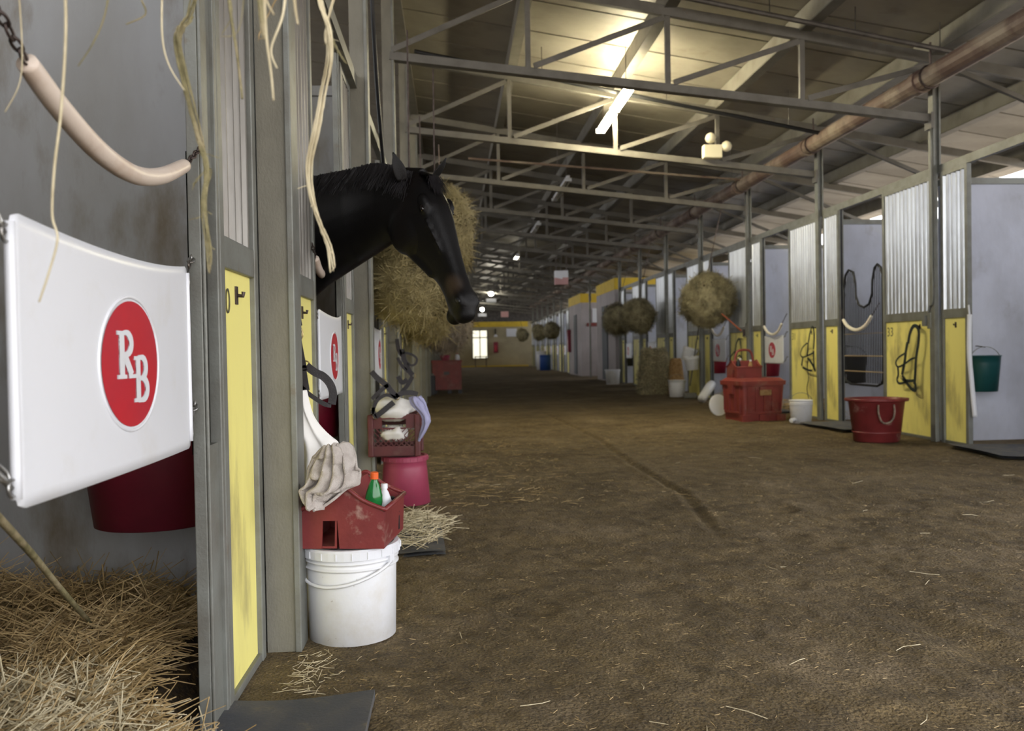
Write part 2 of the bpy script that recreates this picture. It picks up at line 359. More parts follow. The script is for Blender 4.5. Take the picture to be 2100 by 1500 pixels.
for k, y in enumerate(TY):
    lab = 'steel roof truss spanning the aisle, %s truss from the camera' % ORD[k]
    if tp is None:
        tp = thing('roof_truss', lab, 'truss', (0, y, 0), 'roof trusses over the aisle')
        m = MB(); m.bar((-.62, y, zc(-.62)), (5.36, y, zc(5.36)), .05, .085); m.bar((-.62, y+.04, zc(-.62)-.035), (5.36, y+.04, zc(5.36)-.035), .08, .012); m.build('bottom_chord', truss_m, tp)
        m = MB(); m.bar((-.68, y, zt(-.68)), (9.1, y, zt(9.1)), .06, .11); m.build('top_chord', truss_m, tp)
        for x in PX[1:4]: m = MB(); m.bar((x, y, zc(x)+.042), (x, y, zt(x)-.055), .055, .045, (0, 1, 0)); m.build('upright', truss_m, tp)
        for a, b in zip(PX[:4], PX[1:5]):
            m = MB(); m.bar((a+.06, y-.035, zc(a)+.05), (b-.04, y-.035, zt(b)-.08), .02, .06); m.build('diagonal', truss_m, tp)
        m = MB(); m.bar((5.46, y, 4.24), (8.5, y, 2.98), .05, .05); m.build('brace', truss_m, tp)
    else: dup(tp, (0, y, 0), None, lab)
# columns
cp = None
for k in range(0, 19):
    y = 3.19+3.02*k
    lab = 'square grey steel column of the left stall row, %s from the camera' % ORD[k]
    if cp is None:
        cp = thing('steel_column', lab, 'column', (-.645, y, 0), 'steel columns of the left stall row')
        z1 = zt(-.645)-.05
        m = MB(); m.box(-.705, -.59, y, y+.012, 0, z1); m.box(-.705, -.695, y+.012, y+.10, 0, z1); m.box(-.705, -.59, y+.10, y+.112, 0, z1); m.build('web', colm, cp)
        m = MB(); m.box(-.602, -.578, y-.012, y+.124, 0, z1); m.build('flange', steel, cp, bevel=.004)
    else: dup(cp, (-.645, y, 0), None, lab)
pp = None
for k in range(0, 17):
    y = 9.23+3.02*k
    if 27.6 < y < 31.2 or 34.4 < y < 38.9: continue
    lab = 'thin grey steel post of the right stall row, %s post from the right edge' % ORD[k]
    if pp is None:
        pp = thing('steel_post', lab, 'post', (5.40, y, 0), 'steel posts of the right stall row')
        z1 = zt(5.4)-.05
        m = MB(); m.box(5.36, 5.385, y-.05, y+.05, 0, z1); m.box(5.385, 5.43, y-.012, y+.012, 0, z1); m.box(5.43, 5.45, y-.05, y+.05, 3.02, z1); m.build('profile', steel, pp, bevel=.003)
        m = MB(); m.box(5.33, 5.36, y-.07, y+.07, zc(5.4)-.12, zc(5.4)+.06); m.build('gusset_plate', truss_m, pp)
    else: dup(pp, (5.40, y, 0), None, lab)
t = thing('rusty_pipe', 'thick rust and beige pipe hung under the roof along the right posts', 'pipe', (5.22, -2, 4.02))
z0 = 4.0
segs = [-2.0]+[9.23+3.02*k for k in range(17)]
for i, (a, b) in enumerate(zip(segs[:-1], segs[1:])):
    m = MB(); m.tube([(5.22, a, z0), (5.22, b-.02, z0)], .115, 16); m.build('pipe_length', rust_pipe, t, smooth=False)
    m = MB(); m.tube([(5.22, b-.10, z0), (5.22, b+.02, z0)], .132, 16); m.build('coupling', rust_pipe, t)
    m = MB(); m.tube([(5.22, b-.25, z0+.11), (5.22, b-.25, zt(5.22)+.06)], .012, 6); m.tube([(5.22+.125*math.cos(q), b-.25, z0+.125*math.sin(q)) for q in np.linspace(0, 2*PI, 16)[:-1]], .012, 5, closed=True); m.build('hanger', chain_dk, t)
# thin conduits under the second and third truss, above the bottom chord
for (ya, pts, mt, lab) in [(11.6, [(850, 105), (1063, 152), (1400, 213), (1700, 277)], black, 'thin black pipe crossing the aisle in front of the tube light'),
                            (14.9, [(960, 325), (1200, 362), (1400, 340), (1560, 372)], rust_pipe, 'thin rusty water pipe crossing the aisle at the third truss'),
                            (8.9, [(1400, -6), (1560, 33), (1760, 70), (1985, 113)], steel_dk, 'dark thin conduit under the roof, top right beside the nearest truss')]:
    P = [on_y(px, py, ya) for px, py in pts]; m = MB(); m.tube([P[0], P[-1]], .028 if ya != 14.9 else .02, 8)
    tt = thing('conduit', lab, 'pipe', P[0]); m.build('pipe', mt, tt)
    m = MB()
    for q in (.3, .6, .9):
        p = Vector(P[0]).lerp(Vector(P[-1]), q); m.tube([p, (p.x, p.y, roof_z(p.x))], .006, 5)
    m.build('hanger', steel_dk, tt)

# ------------------------------------------------------------------ stall fronts
def corrug(y0, y1, z0, z1, x, per=.0865, amp=.021):
    n = int((y1-y0)/per*8); m = MB()
    vs_ = []; 
    for i in range(n+1):
        yy = y0+(y1-y0)*i/n; q = math.sin(2*PI*(yy-y0)/per); xx = x+amp*(max(-1, min(1, q*1.5)))
        vs_ += [(xx, yy, z0), (xx, yy, z1)]
    return m.add(vs_, [(2*i, 2*i+2, 2*i+3, 2*i+1) for i in range(n)])
def front(y0, y1, wname, lab, hook_at):
    # local: x = 0 is the aisle face line, faces -x ; y from 0 to w
    wd = y1-y0; t = thing(wname, lab, 'stall panel', (0, 0, 0))
    fr = .05; m = MB()
    m.box(-.02, .03, 0, fr, 0, 3.0); m.box(-.02, .03, wd-fr, wd, 0, 3.0)
    m.box(-.018, .028, fr, wd-fr, 1.375, 1.475); m.box(-.015, .025, fr, wd-fr, 0, .03); m.box(-.018, .028, fr, wd-fr, 2.95, 3.0)
    m.build('frame', steel, t, bevel=.004)
    corrug(fr, wd-fr, 1.475, 2.95, .006).build('corrugated_sheet', galv, t, smooth=True)
    m = MB(); m.box(.0, .018, fr, wd-fr, .03, 1.375); m.build('kick_board', yellow, t)
    m = MB(); hy = hook_at; m.box(-.006, 0, hy-.012, hy+.012, 1.27, 1.33); m.tube([(-.006, hy, 1.30), (-.024, hy, 1.298), (-.026, hy, 1.312)], .007, 6); m.build('hook', chain_dk, t)
    return t
wide = front(0, 1.15, 'stall_front_panel', 'x', .32); narrow = front(0, .50, 'stall_front_panel', 'x', .25)
used = {'wide': False, 'narrow': False}
def place(kind, side, ya, lab, grp):
    src = wide if kind == 'wide' else narrow; wd = 1.15 if kind == 'wide' else .5
    if side > 0: loc = (XR+.0, ya, 0); rz = 0
    else: loc = (XL-.02, ya+wd, 0); rz = PI
    if not used[kind]:
        used[kind] = True; src.location = loc; src.rotation_euler = (0, 0, rz); src['label'] = lab; src['group'] = grp; return src
    return dup(src, loc, rz, lab, grp)
def jamb(x, y, side, lab):
    # sliding-door track jamb: two thin channels with a dark slot between
    s = side; t = thing('door_jamb', lab, 'door jamb', (x, y, 0), 'stall door jambs')
    a, b = sorted((x-.02*s*-1*-1, x+.03*s)); m = MB(); m.box(min(x, x-.015*s), max(x, x-.015*s), y-.012, y+.0, 0, 3.0); m.box(min(x+.03*s, x+.045*s), max(x+.03*s, x+.045*s), y-.012, y, 0, 3.0); m.build('channel_lip', steel, t)
    m = MB(); m.box(min(x, x+.03*s), max(x, x+.03*s), y-.008, y, 0, 3.0); m.build('slot', black, t); return t
RB = [9.23+3.02*k for k in range(7)]
for k in range(7):
    y = RB[k]
    if k <= 5:
        place('wide', 1, y+.07, 'wide stall panel of corrugated metal over yellow board, right row, %s from the right edge' % ORD[k], 'stall front panels of the right row')
        jamb(XR, y+2.43, 1, 'dark door jamb on the far side of the %s stall opening, right row' % ORD[k])
    place('narrow', 1, y-.57, 'narrow stall panel of corrugated metal over yellow board, right row, %s from the right edge' % ORD[k], 'narrow stall panels of the right row')
for k in range(8):   # beyond the second block building
    y = 39.43+3.02*(k-0)
    if y > YE-1.5: break
    place('wide', 1, y+.07, 'far wide yellow stall panel beyond the pale buildings, right row, %s of those' % ORD[k], 'far stall panels of the right row')
    place('narrow', 1, y-.57, 'far narrow yellow stall panel beyond the pale buildings, right row, %s of those' % ORD[k], 'far narrow stall panels of the right row')
for k in range(9):
    y = 3.19+3.02*k
    place('narrow', -1, y-.54, 'narrow stall panel with yellow board, left row, %s from the camera' % ORD[k], 'narrow stall panels of the left row')
    place('wide', -1, y+.12, 'wide stall panel with yellow board seen edge-on, left row, %s from the camera' % ORD[k], 'wide stall panels of the left row')
_dm = {}
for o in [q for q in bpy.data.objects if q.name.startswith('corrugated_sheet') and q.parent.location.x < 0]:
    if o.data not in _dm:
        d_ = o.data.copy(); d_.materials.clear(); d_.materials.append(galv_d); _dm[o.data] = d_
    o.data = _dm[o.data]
for s, x in ((1, XR), (-1, XL)):
    t = thing('top_rail', 'grey steel rail along the top of the %s stall fronts' % ('right' if s > 0 else 'left'), 'rail', (x, 6, 3.0))
    MB().box(x-.008, x+.045, 1.2 if s < 0 else 6.2, 27.4 if s > 0 else YE-1, 3.0, 3.09).build('rail', steel, t)
    if s > 0: MB().box(x-.008, x+.045, 39.0, YE-1, 3.0, 3.09).build('rail', steel, t)
for k in range(6):
    y = 3.19+3.02*k-.54
    t = thing('door_jamb', 'grey slotted door jamb on the near side of the %s narrow yellow panel, left row' % ORD[k], 'door jamb', (XL, y, 0), 'slotted door jambs of the left row')
    m = MB(); m.box(-.735, -.70, y-.20, y-.175, 0, 3.0); m.box(-.735, -.70, y-.03, y-.004, 0, 3.0); m.box(-.699, -.690, y-.20, y-.190, 0, 3.0); m.build('channel', steel, t, bevel=.003)
    m = MB(); m.box(-.735, -.712, y-.174, y-.031, 0, .84); m.box(-.735, -.712, y-.174, y-.031, 1.66, 3.0); m.build('filler_plate', steel, t)
    MB().box(-.745, -.737, y-.174, y-.031, .82, 1.68).build('slot_shade', slot_shade_m, t)  # black plate added to stand in for the stall's inner darkness
# partitions and back walls
for k in range(9):
    y = 3.19+3.02*k
    m = MB(); m.box(-3.9, XL-.06, y+.02, y+.14, 0, 2.95); m.box(-3.9, XL-.06, y+.0, y+.16, 2.95, 3.02)
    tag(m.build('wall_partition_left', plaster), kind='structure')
for k in list(range(7)):
    y = RB[k]
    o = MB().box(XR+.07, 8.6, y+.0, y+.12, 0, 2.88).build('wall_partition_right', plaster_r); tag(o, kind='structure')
    MB().box(XR+.07, 8.6, y-.02, y+.14, 2.88, 2.95).build('cap_rail', steel, o)
for k in range(7):
    o = MB().box(XR+.07, 8.6, 39.43+3.02*k, 39.55+3.02*k, 0, 2.9).build('wall_partition_right', plaster_r); tag(o, kind='structure')
tag(MB().box(8.6, 8.72, 6.2, YE, 0, 2.3).build('wall_right', plaster_r), kind='structure')
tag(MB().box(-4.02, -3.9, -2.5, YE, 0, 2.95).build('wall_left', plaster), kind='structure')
tag(MB().box(-8.6, -8.5, -2.5, YE, 0, 3.9).build('wall_left_outer', office), kind='structure')
tag(MB().box(XR+.1, 8.6, 6.15, 6.27, 0, 2.9).build('wall_partition_right', plaster_r), kind='structure')
tag(MB().box(-3.9, XL-.06, -.0, .12, 0, 2.95).build('wall_partition_left', plaster), kind='structure')
tag(MB().box(XL-.04, XL, .13, 1.27, 0, 3.0).build('wall_left_front', galv), kind='structure')
# eave posts
for k in range(8):
    o = MB().box(8.6, 8.72, 9.2+3.02*k*2, 9.3+3.02*k*2, 2.3, roof_z(8.6)-.2); tag(o.build('eave_post', steel, None), 'short grey eave post above the right outer wall, %s from the right edge' % ORD[k], 'post', 'eave posts')

# block buildings on the right
def block(y0, y1, zh, x0, lab, nm):
    t = thing('block_room', lab, 'building', (x0, y0, 0)); xe = 8.6
    m = MB(); m.box(x0, xe, y0, y1, 0, zh-.38); m.build('wall', office, t)
    m = MB(); m.box(x0-.015, xe, y0-.015, y1+.015, zh-.38, zh); m.build('yellow_band', yband, t, label='yellow band along the top'); return t
bA = block(27.55, 31.1, 3.42, 5.28, 'pale walled block room with yellow top band, nearer of the two on the right', 0)
bB = block(35.0, 38.6, 3.42, 5.28, 'pale walled block room with yellow top band, farther of the two on the right', 0)
MB().box(5.25, 5.28, 28.9, 29.9, .05, 2.6).build('door', pm('dark_blue_door', '#2a3540', None, rough=.6, bump=.05), bA)
MB().box(5.25, 5.28, 36.2, 37.0, .05, 2.6).build('door', MATS['dark_blue_door'], bB)
MB().box(5.75, 6.25, 34.96, 34.99, 2.22, 2.80).build('wall_sign', white_pl, bB)
MB().box(5.52, 6.20, 34.96, 34.99, 2.06, 2.20).build('red_sign', red_dirty, bB)
m = MB(); m.box(5.14, 5.275, 38.1, 38.4, 1.0, 2.0); tag(m.build('red_fire_cabinet', red_bk), 'small red fire cabinet on the right wall beyond the pale block rooms', 'cabinet')

# end wall
y = YE
tag(MB().box(-1.2, 9.0, y, y+.2, 0, 3.2).build('wall_end', endm), kind='structure')
tag(MB().box(-1.2, 5.35, y-.04, y, 2.83, 3.2).build('trim_end', yband), kind='structure')
tag(MB().box(-9, 9.2, y+.2, y+.3, 2.9, 6.2).build('wall_end_gable', steel_dk), kind='structure')
tag(MB().box(.3, 5.3, y-.6, y-.02, 0, .08).build('kerb_end', yband), kind='structure')
wt = thing('window_1', None, None, (1.35, y-.03, .6)); wt['kind'] = 'structure'
for i in range(2):
    for (z0, z1) in ((.62, 2.05), (2.12, 2.58)):
        MB().box(1.40+.53*i, 1.86+.53*i, y-.05, y-.03, z0, z1).build('pane', win, wt)
m = MB()
for xx in (1.34, 1.87, 2.40): m.box(xx, xx+.06, y-.08, y-.02, .55, 2.65)
m.box(1.34, 2.46, y-.08, y-.02, 2.05, 2.12); m.box(1.34, 2.46, y-.08, y-.02, 2.58, 2.65); m.box(1.34, 2.46, y-.08, y-.02, .55, .62); m.build('window_frame', steel, wt)
t = thing('table', 'small pale table below the bright window on the far end wall', 'table', (1.9, y-.8, 0))
MB().box(1.45, 2.35, y-1.1, y-.5, .70, .76).build('tabletop', office, t)
for xx in (1.5, 2.27):
    for yy in (y-1.07, y-.57): MB().box(xx, xx+.05, yy, yy+.05, 0, .70).build('leg', steel_dk, t)
t = thing('extinguisher_box', 'red fire extinguisher box on the far end wall right of the window', 'fire extinguisher', (3.0, y-.1, 1)); MB().box(2.86, 3.18, y-.2, y-.0, .98, 1.75).build('box', red_bk, t); m = MB(); m.tube([(3.0, y-.25, 1.1), (3.0, y-.25, 1.5)], .07, 10); m.build('cylinder', red_oval, t)
tag(MB().box(3.8, 4.55, y-.05, y, 2.12, 2.70).build('notice_board', white_pl), 'blank white notice board high on the far end wall', 'sign')
t = thing('wall_lamp', 'small dark wall lamp with pale shade above the extinguisher box', 'lamp', (3.0, y-.1, 2.4)); MB().box(2.98, 3.05, y-.12, y-.0, 2.3, 2.7).build('arm', black, t); MB().lathe([(.16, 0), (.05, .18)], 12, (3.02, y-.2, 2.12)).build('shade', white_pl, t)

# ------------------------------------------------------------------ lights
def fixture(x, z, y0, y1, mat, lab, glow=True):
    t = thing('ceiling_light', lab, 'light', (x, y0, z))
    m = MB(); m.prism([(x-.03, z+.03), (x-.03, z+.09), (x+.03, z+.09), (x+.03, z+.03)], y0, y1); m.build('housing', white_pl, t)
    n = 2; seg = (y1-y0)/n
    for i in range(n):
        for dx in (-.045, .045):
            m = MB(); m.tube([(x+dx, y0+seg*i+.06, z), (x+dx, y0+seg*(i+1)-.06, z)], .019, 10); m.build('tube', mat, t)
    m = MB()
    for i in range(n):
        for q in (y0+seg*i+.02, y0+seg*(i+1)-.06): m.box(x-.068, x+.068, q, q+.035, z-.02, z+.045)
    m.build('end_socket', white_pl, t)
    m = MB()
    for q in (y0+.3, y1-.3): m.tube([(x, q, z+.1), (x, q, roof_z(x)-.02)], .006, 6)
    m.build('hanger', chain_dk, t); return t
fixture(2.30, 4.42, 10.72, 13.0, tube_e, 'lit twin-tube fluorescent light hanging over the aisle, the brightest one')
off_t = pm('unlit_tube', '#c9c6bc', None, rough=.3, bump=0)
fixture(2.30, 4.42, 16.6, 18.9, off_t, 'unlit fluorescent fixture, second along the aisle')
fixture(2.30, 4.42, 22.4, 24.6, off_t, 'unlit fluorescent fixture, third along the aisle')
fixture(2.30, 4.42, 29.8, 31.6, emit('dim_tube', (1, .95, .8), 8), 'lit fluorescent fixture far along the aisle, beyond the unlit ones')
def bulb(p, lab):
    t = thing('hanging_lamp', lab, 'light', p)
    s = MB(); s.lathe([(.02, -.1), (.09, -.07), (.12, 0), (.09, .07), (.03, .1)], 16, p); s.build('bulb', bulb_e, t, smooth=True)
    MB().box(p[0]-.25, p[0]+.25, p[1]-.05, p[1]+.05, p[2]-.42, p[2]-.24).build('box', white_pl, t)
    m = MB(); m.tube([(p[0], p[1], p[2]-.24), (p[0], p[1], roof_z(p[0]))], .012, 5); m.build('rod', chain_dk, t)
bulb(on_x(1007, 603, 1.9), 'far round glowing lamp under the roof, nearer and upper of the two')
bulb(on_x(989, 635, 1.75), 'far round glowing lamp under the roof, farther and lower of the two')
# emergency light on second truss
p = Vector(on_y(1465, 300, 12.15)); p.z = zc(p.x)+.045
t = thing('emergency_light', 'cream emergency light box with two round lamp heads on the second truss', 'emergency light', p)
m = MB(); m.box(p.x-.17, p.x+.10, p.y-.06, p.y+.06, p.z, p.z+.19); m.build('battery_box', pm('cream_plastic', '#e6dfc4', None, rough=.4, bump=0), t, bevel=.012)
for dx, dz in ((-.06, .29), (.17, .17)):
    m = MB(); m.lathe([(.02, -.075), (.062, -.05), (.08, 0), (.062, .05), (.02, .075)], 16, (p.x+dx, p.y-.02, p.z+dz)); m.build('lamp_head', MATS['cream_plastic'], t, smooth=True)
m = MB(); m.box(p.x-.075, p.x-.045, p.y-.01, p.y+.01, p.z+.18, p.z+.24); m.box(p.x+.09, p.x+.12, p.y-.01, p.y+.01, p.z+.12, p.z+.19); m.build('bracket', steel, t)
# hanging signs
c = Vector(on_y(1151, 570, 24.4)); t = thing('hanging_sign', 'white and pink square sign hanging below a far truss', 'sign', c)
MB().box(c.x-.19, c.x+.19, c.y-.1, c.y+.1, c.z-.0, c.z+.20).build('upper_panel', white_pl, t)
MB().box(c.x-.19, c.x+.19, c.y-.1, c.y+.1, c.z-.20, c.z-.0).build('lower_panel', pm('pink_sign_paint', '#c99a98', None, rough=.6, bump=0), t)
m = MB(); m.bar((c.x-.18, c.y-.11, c.z+.02), (c.x+.02, c.y-.11, c.z-.02), .02, .05); m.build('mark', white_pl, t)
m = MB()
for dx in (-.15, .15): m.tube([(c.x+dx, c.y, c.z+.2), (c.x+dx, c.y, zt(c.x)+.05)], .008, 5)
m.build('hanger', chain_dk, t)
c = Vector(on_y(1035, 645, TY[12])); t = thing('hanging_sign', 'small dull pink sign hanging far down the aisle', 'sign', c)
MB().box(c.x-.2, c.x+.2, c.y-.05, c.y+.05, c.z-.15, c.z+.15).build('panel', MATS['pink_sign_paint'], t); m = MB(); m.tube([(c.x, c.y, c.z+.15), (c.x, c.y, zt(c.x)+.05)], .01, 5); m.build('hanger', chain_dk, t)


# ------------------------------------------------------------------ straw bedding in the nearest stall
def bed_h(x, y):
    x = np.asarray(x, float); y = np.asarray(y, float)
    a = np.clip((y-1.5)/1.7, 0, 1); b = np.clip((-.62-x)/.5, 0, 1)
    h = .05+.17*a*b+.05*b + .08*np.clip(1-np.hypot((x+.98)/.38, (y-1.95)/.55), 0, 1)
    h = h+noise2(x, y, 3.5, 21)*.07+noise2(x, y, 9, 22)*.04+.03*np.clip((-1.0-x), 0, 1)
    edge = np.clip((-.40-.28*np.clip((y-1.9)/.5, 0, 1)-x)/.22, 0, 1)
    return h*edge-.012*(1-edge)
def zone(x, y):
    if y > 2.26 and x > -.92: return False
    if y < 1.45 and x > -.9: return False
    return -.38 > x > -3.8 and y < 3.16
m = MB(); m.grid(lambda u, v: ((-3.8+3.02*u), .15+3.0*v, float(bed_h(-3.8+3.02*u, .15+3.0*v))), 60, 60)
m.grid(lambda u, v: ((-.78+.42*u), .15+2.33*v, float(bed_h(-.78+.42*u, .15+2.33*v))), 12, 50)
tag(m.build('straw_bedding', straw_base, smooth=True), 'deep straw bedding inside the nearest left stall', 'straw', kind='stuff')
def bedp(near):
    def f():
        while True:
            if near: x = random.uniform(-1.9, -.42); y = random.uniform(1.0, 3.12)
            else: x = random.uniform(-3.0, -.45); y = random.uniform(.7, 3.12)
            if zone(x, y):
                h = float(bed_h(x, y))
                if h > .0: return x, y, h+random.uniform(0, .035)
    return f
straws(24000, bedp(True), .08, .34, .0036, 'loose_straw', straw_m, .28, True, None, 'stuff', 'loose golden straw stalks heaped on top of the near stall bedding', 'straw')
def clumpp():
    while True:
        x = random.gauss(-1.0, .2); y = random.gauss(1.85, .28)
        if x < -.45 and y < 2.45 and zone(x, y): return x, y, float(bed_h(x, y))+random.uniform(.0, .07)
straws(4200, clumpp, .08, .28, .0036, 'pale_straw_clump', pale_straw, .35, True, None, 'stuff', 'paler straw clump at the bottom left, by the stall doorway', 'straw')
# long blurred stalk in front of the doorway, foot buried in the straw
p0 = Vector(on_x(-14, 1050, -.78)); p1 = Vector(on_x(122, 1206, -.98))
m = MB(); m.tube(smoothpts([p0+(p0-p1)*.35, p0, (p0+p1)/2+Vector((0, 0, .004)), p1, p1+(p1-p0)*1.1]), .0075, 8)
tag(m.build('straw_stalk', strand_m, smooth=True, loc=p1), 'thick pale green stalk slanting down to the straw at far left', 'stalk')

# rubber mats
def mat_obj(cx, cy, lx, ly, rz, lab, curl=.0, nm='rubber_mat', z=.012):
    m = MB()
    def top(u, v):
        x = (u-.5)*lx; y = (v-.5)*ly
        return x, y, z+curl*(2*abs(u-.5))**4+.004*math.sin(u*9+v*5)
    m.grid(top, 24, 12); m.grid(lambda u, v: tuple(np.array(top(u, v))-[0, 0, .02]), 24, 12)
    o = m.build(nm, rubber, smooth=False); m2 = o.data
    o.location = (cx, cy, 0); o.rotation_euler = (0, 0, rz); return tag(o, lab, 'mat')
q0, q1, q2 = on_z(765, 1432, .03), on_z(762, 1500, .03), on_z(372, 1442, .03)
m = MB()
xr_ = q0[0]; yt_ = 2.70
def tm(u, v):
    x = -1.05+(xr_+1.05)*u; y = 1.75+(yt_-1.75)*v-.035*math.sin(u*PI)*(v > .5)*.5+.02*u*v
    return x, y, .030+.008*math.sin(u*7)-.004*v
m.grid(tm, 30, 14)
a = MB(); a.v = [(x, y, z-.028) for x, y, z in m.v]; a.f = [f[::-1] for f in m.f]
m.v += a.v; nn = len(a.v); m.f += [tuple(i+nn for i in f) for f in a.f]
n1 = 31
for i in range(30):
    m.f.append((i, i+nn, i+1+nn, i+1)); k0 = 14*n1+i; m.f.append((k0, k0+1, k0+1+nn, k0+nn))
for j in range(14): k0 = j*n1+30; m.f.append((k0, k0+nn, k0+n1+nn, k0+n1))
tag(m.build('rubber_mat', rubber, smooth=False, loc=(xr_, yt_, 0)), 'dark grey rubber mat at the doorway of the nearest left stall', 'mat')
mat_obj(-.36, 5.05, .55, 1.0, .05, 'grey rubber mat under loose straw, beside the white bucket', z=.035)
mat_obj(5.75, 8.05, 1.3, 1.1, -.1, 'grey rubber mat at the doorway at the right edge', .02, z=.03)
mat_obj(5.2, 11.1, .7, 1.2, .1, 'dark rubber mat between the white bucket and the red tub', z=.03)
mat_obj(5.2, 14.2, .8, 1.2, .0, 'dark rubber mat behind the red trunk on the right', z=.03)
def heapp():
    a = random.uniform(0, 2*PI); r = random.random()**.6
    x, y = -.27+math.cos(a)*r*.24, 5.1+math.sin(a)*r*.48; return x, y, .05+(1-r)*.07*random.random()
straws(420, heapp, .08, .25, .004, 'straw_pile', pale_straw, .2, True, None, 'stuff', 'small pile of pale straw on the mat beyond the white bucket', 'straw')
def lightp():
    return random.gauss(.2, .9), random.uniform(6, 10.5), .004
straws(900, lightp, .03, .12, .0035, 'scattered_straw', straw_m, .05, True, None, 'stuff', 'thin scatter of straw on the lit floor beyond the crate', 'litter')
def colb():
    return -.57+abs(random.gauss(0, .09)), random.uniform(2.75, 3.17), .006
straws(60, colb, .02, .08, .0022, 'swept_straw', pale_straw, .2, True, None, 'stuff', 'bits of straw swept against the foot of the nearest column', 'litter')
def doorstraw(k):
    def f():
        return XR+random.uniform(.1, 1.8), RB[k]+random.uniform(1.2, 2.6), random.uniform(.01, .16)
    return f
for k in (0, 1, 2):
    straws(900, doorstraw(k), .1, .3, .006, 'stall_straw', straw_m, .3, True, None, 'stuff', 'straw bedding seen through the %s doorway of the right row' % ORD[k], 'straw')

# ------------------------------------------------------------------ chains, hose, guards
def links(m, a, b, n, r=.0035, lw=.011):
    a, b = Vector(a), Vector(b); d = (b-a)/n; L = d.length; t = d.normalized(); s = t.cross(Vector((0, 0, 1)))
    if s.length < .1: s = Vector((0, 1, 0))
    s.normalize(); u = s.cross(t)
    for i in range(n):
        c = a+d*(i+.5); w_ = s if i % 2 else u; pts = []
        for k in range(12):
            th = 2*PI*k/12; pts.append(c+t*math.cos(th)*L*.64+w_*math.sin(th)*lw)
        m.tube(pts, r, 6, closed=True)
def snap(m, p, d, L=.075):
    p = Vector(p); d = Vector(d).normalized(); s = d.cross(Vector((1, 0, 0))).normalized()
    m.tube([p+d*L*q+s*.006*math.sin(q*PI) for q in (0, .25, .5, .75, 1)], [.004, .006, .006, .005, .003], 7)
    pts = [p+d*L*(.55+.42*math.cos(th))+s*(.010+.011*math.sin(th)) for th in np.linspace(0, 2*PI, 12)[:-1]]
    m.tube(pts, .003, 6, closed=True)
def bolt(m, p, side=1):
    m.tube([Vector(p), Vector(p)+Vector((-.03*side, 0, 0))], .006, 6)

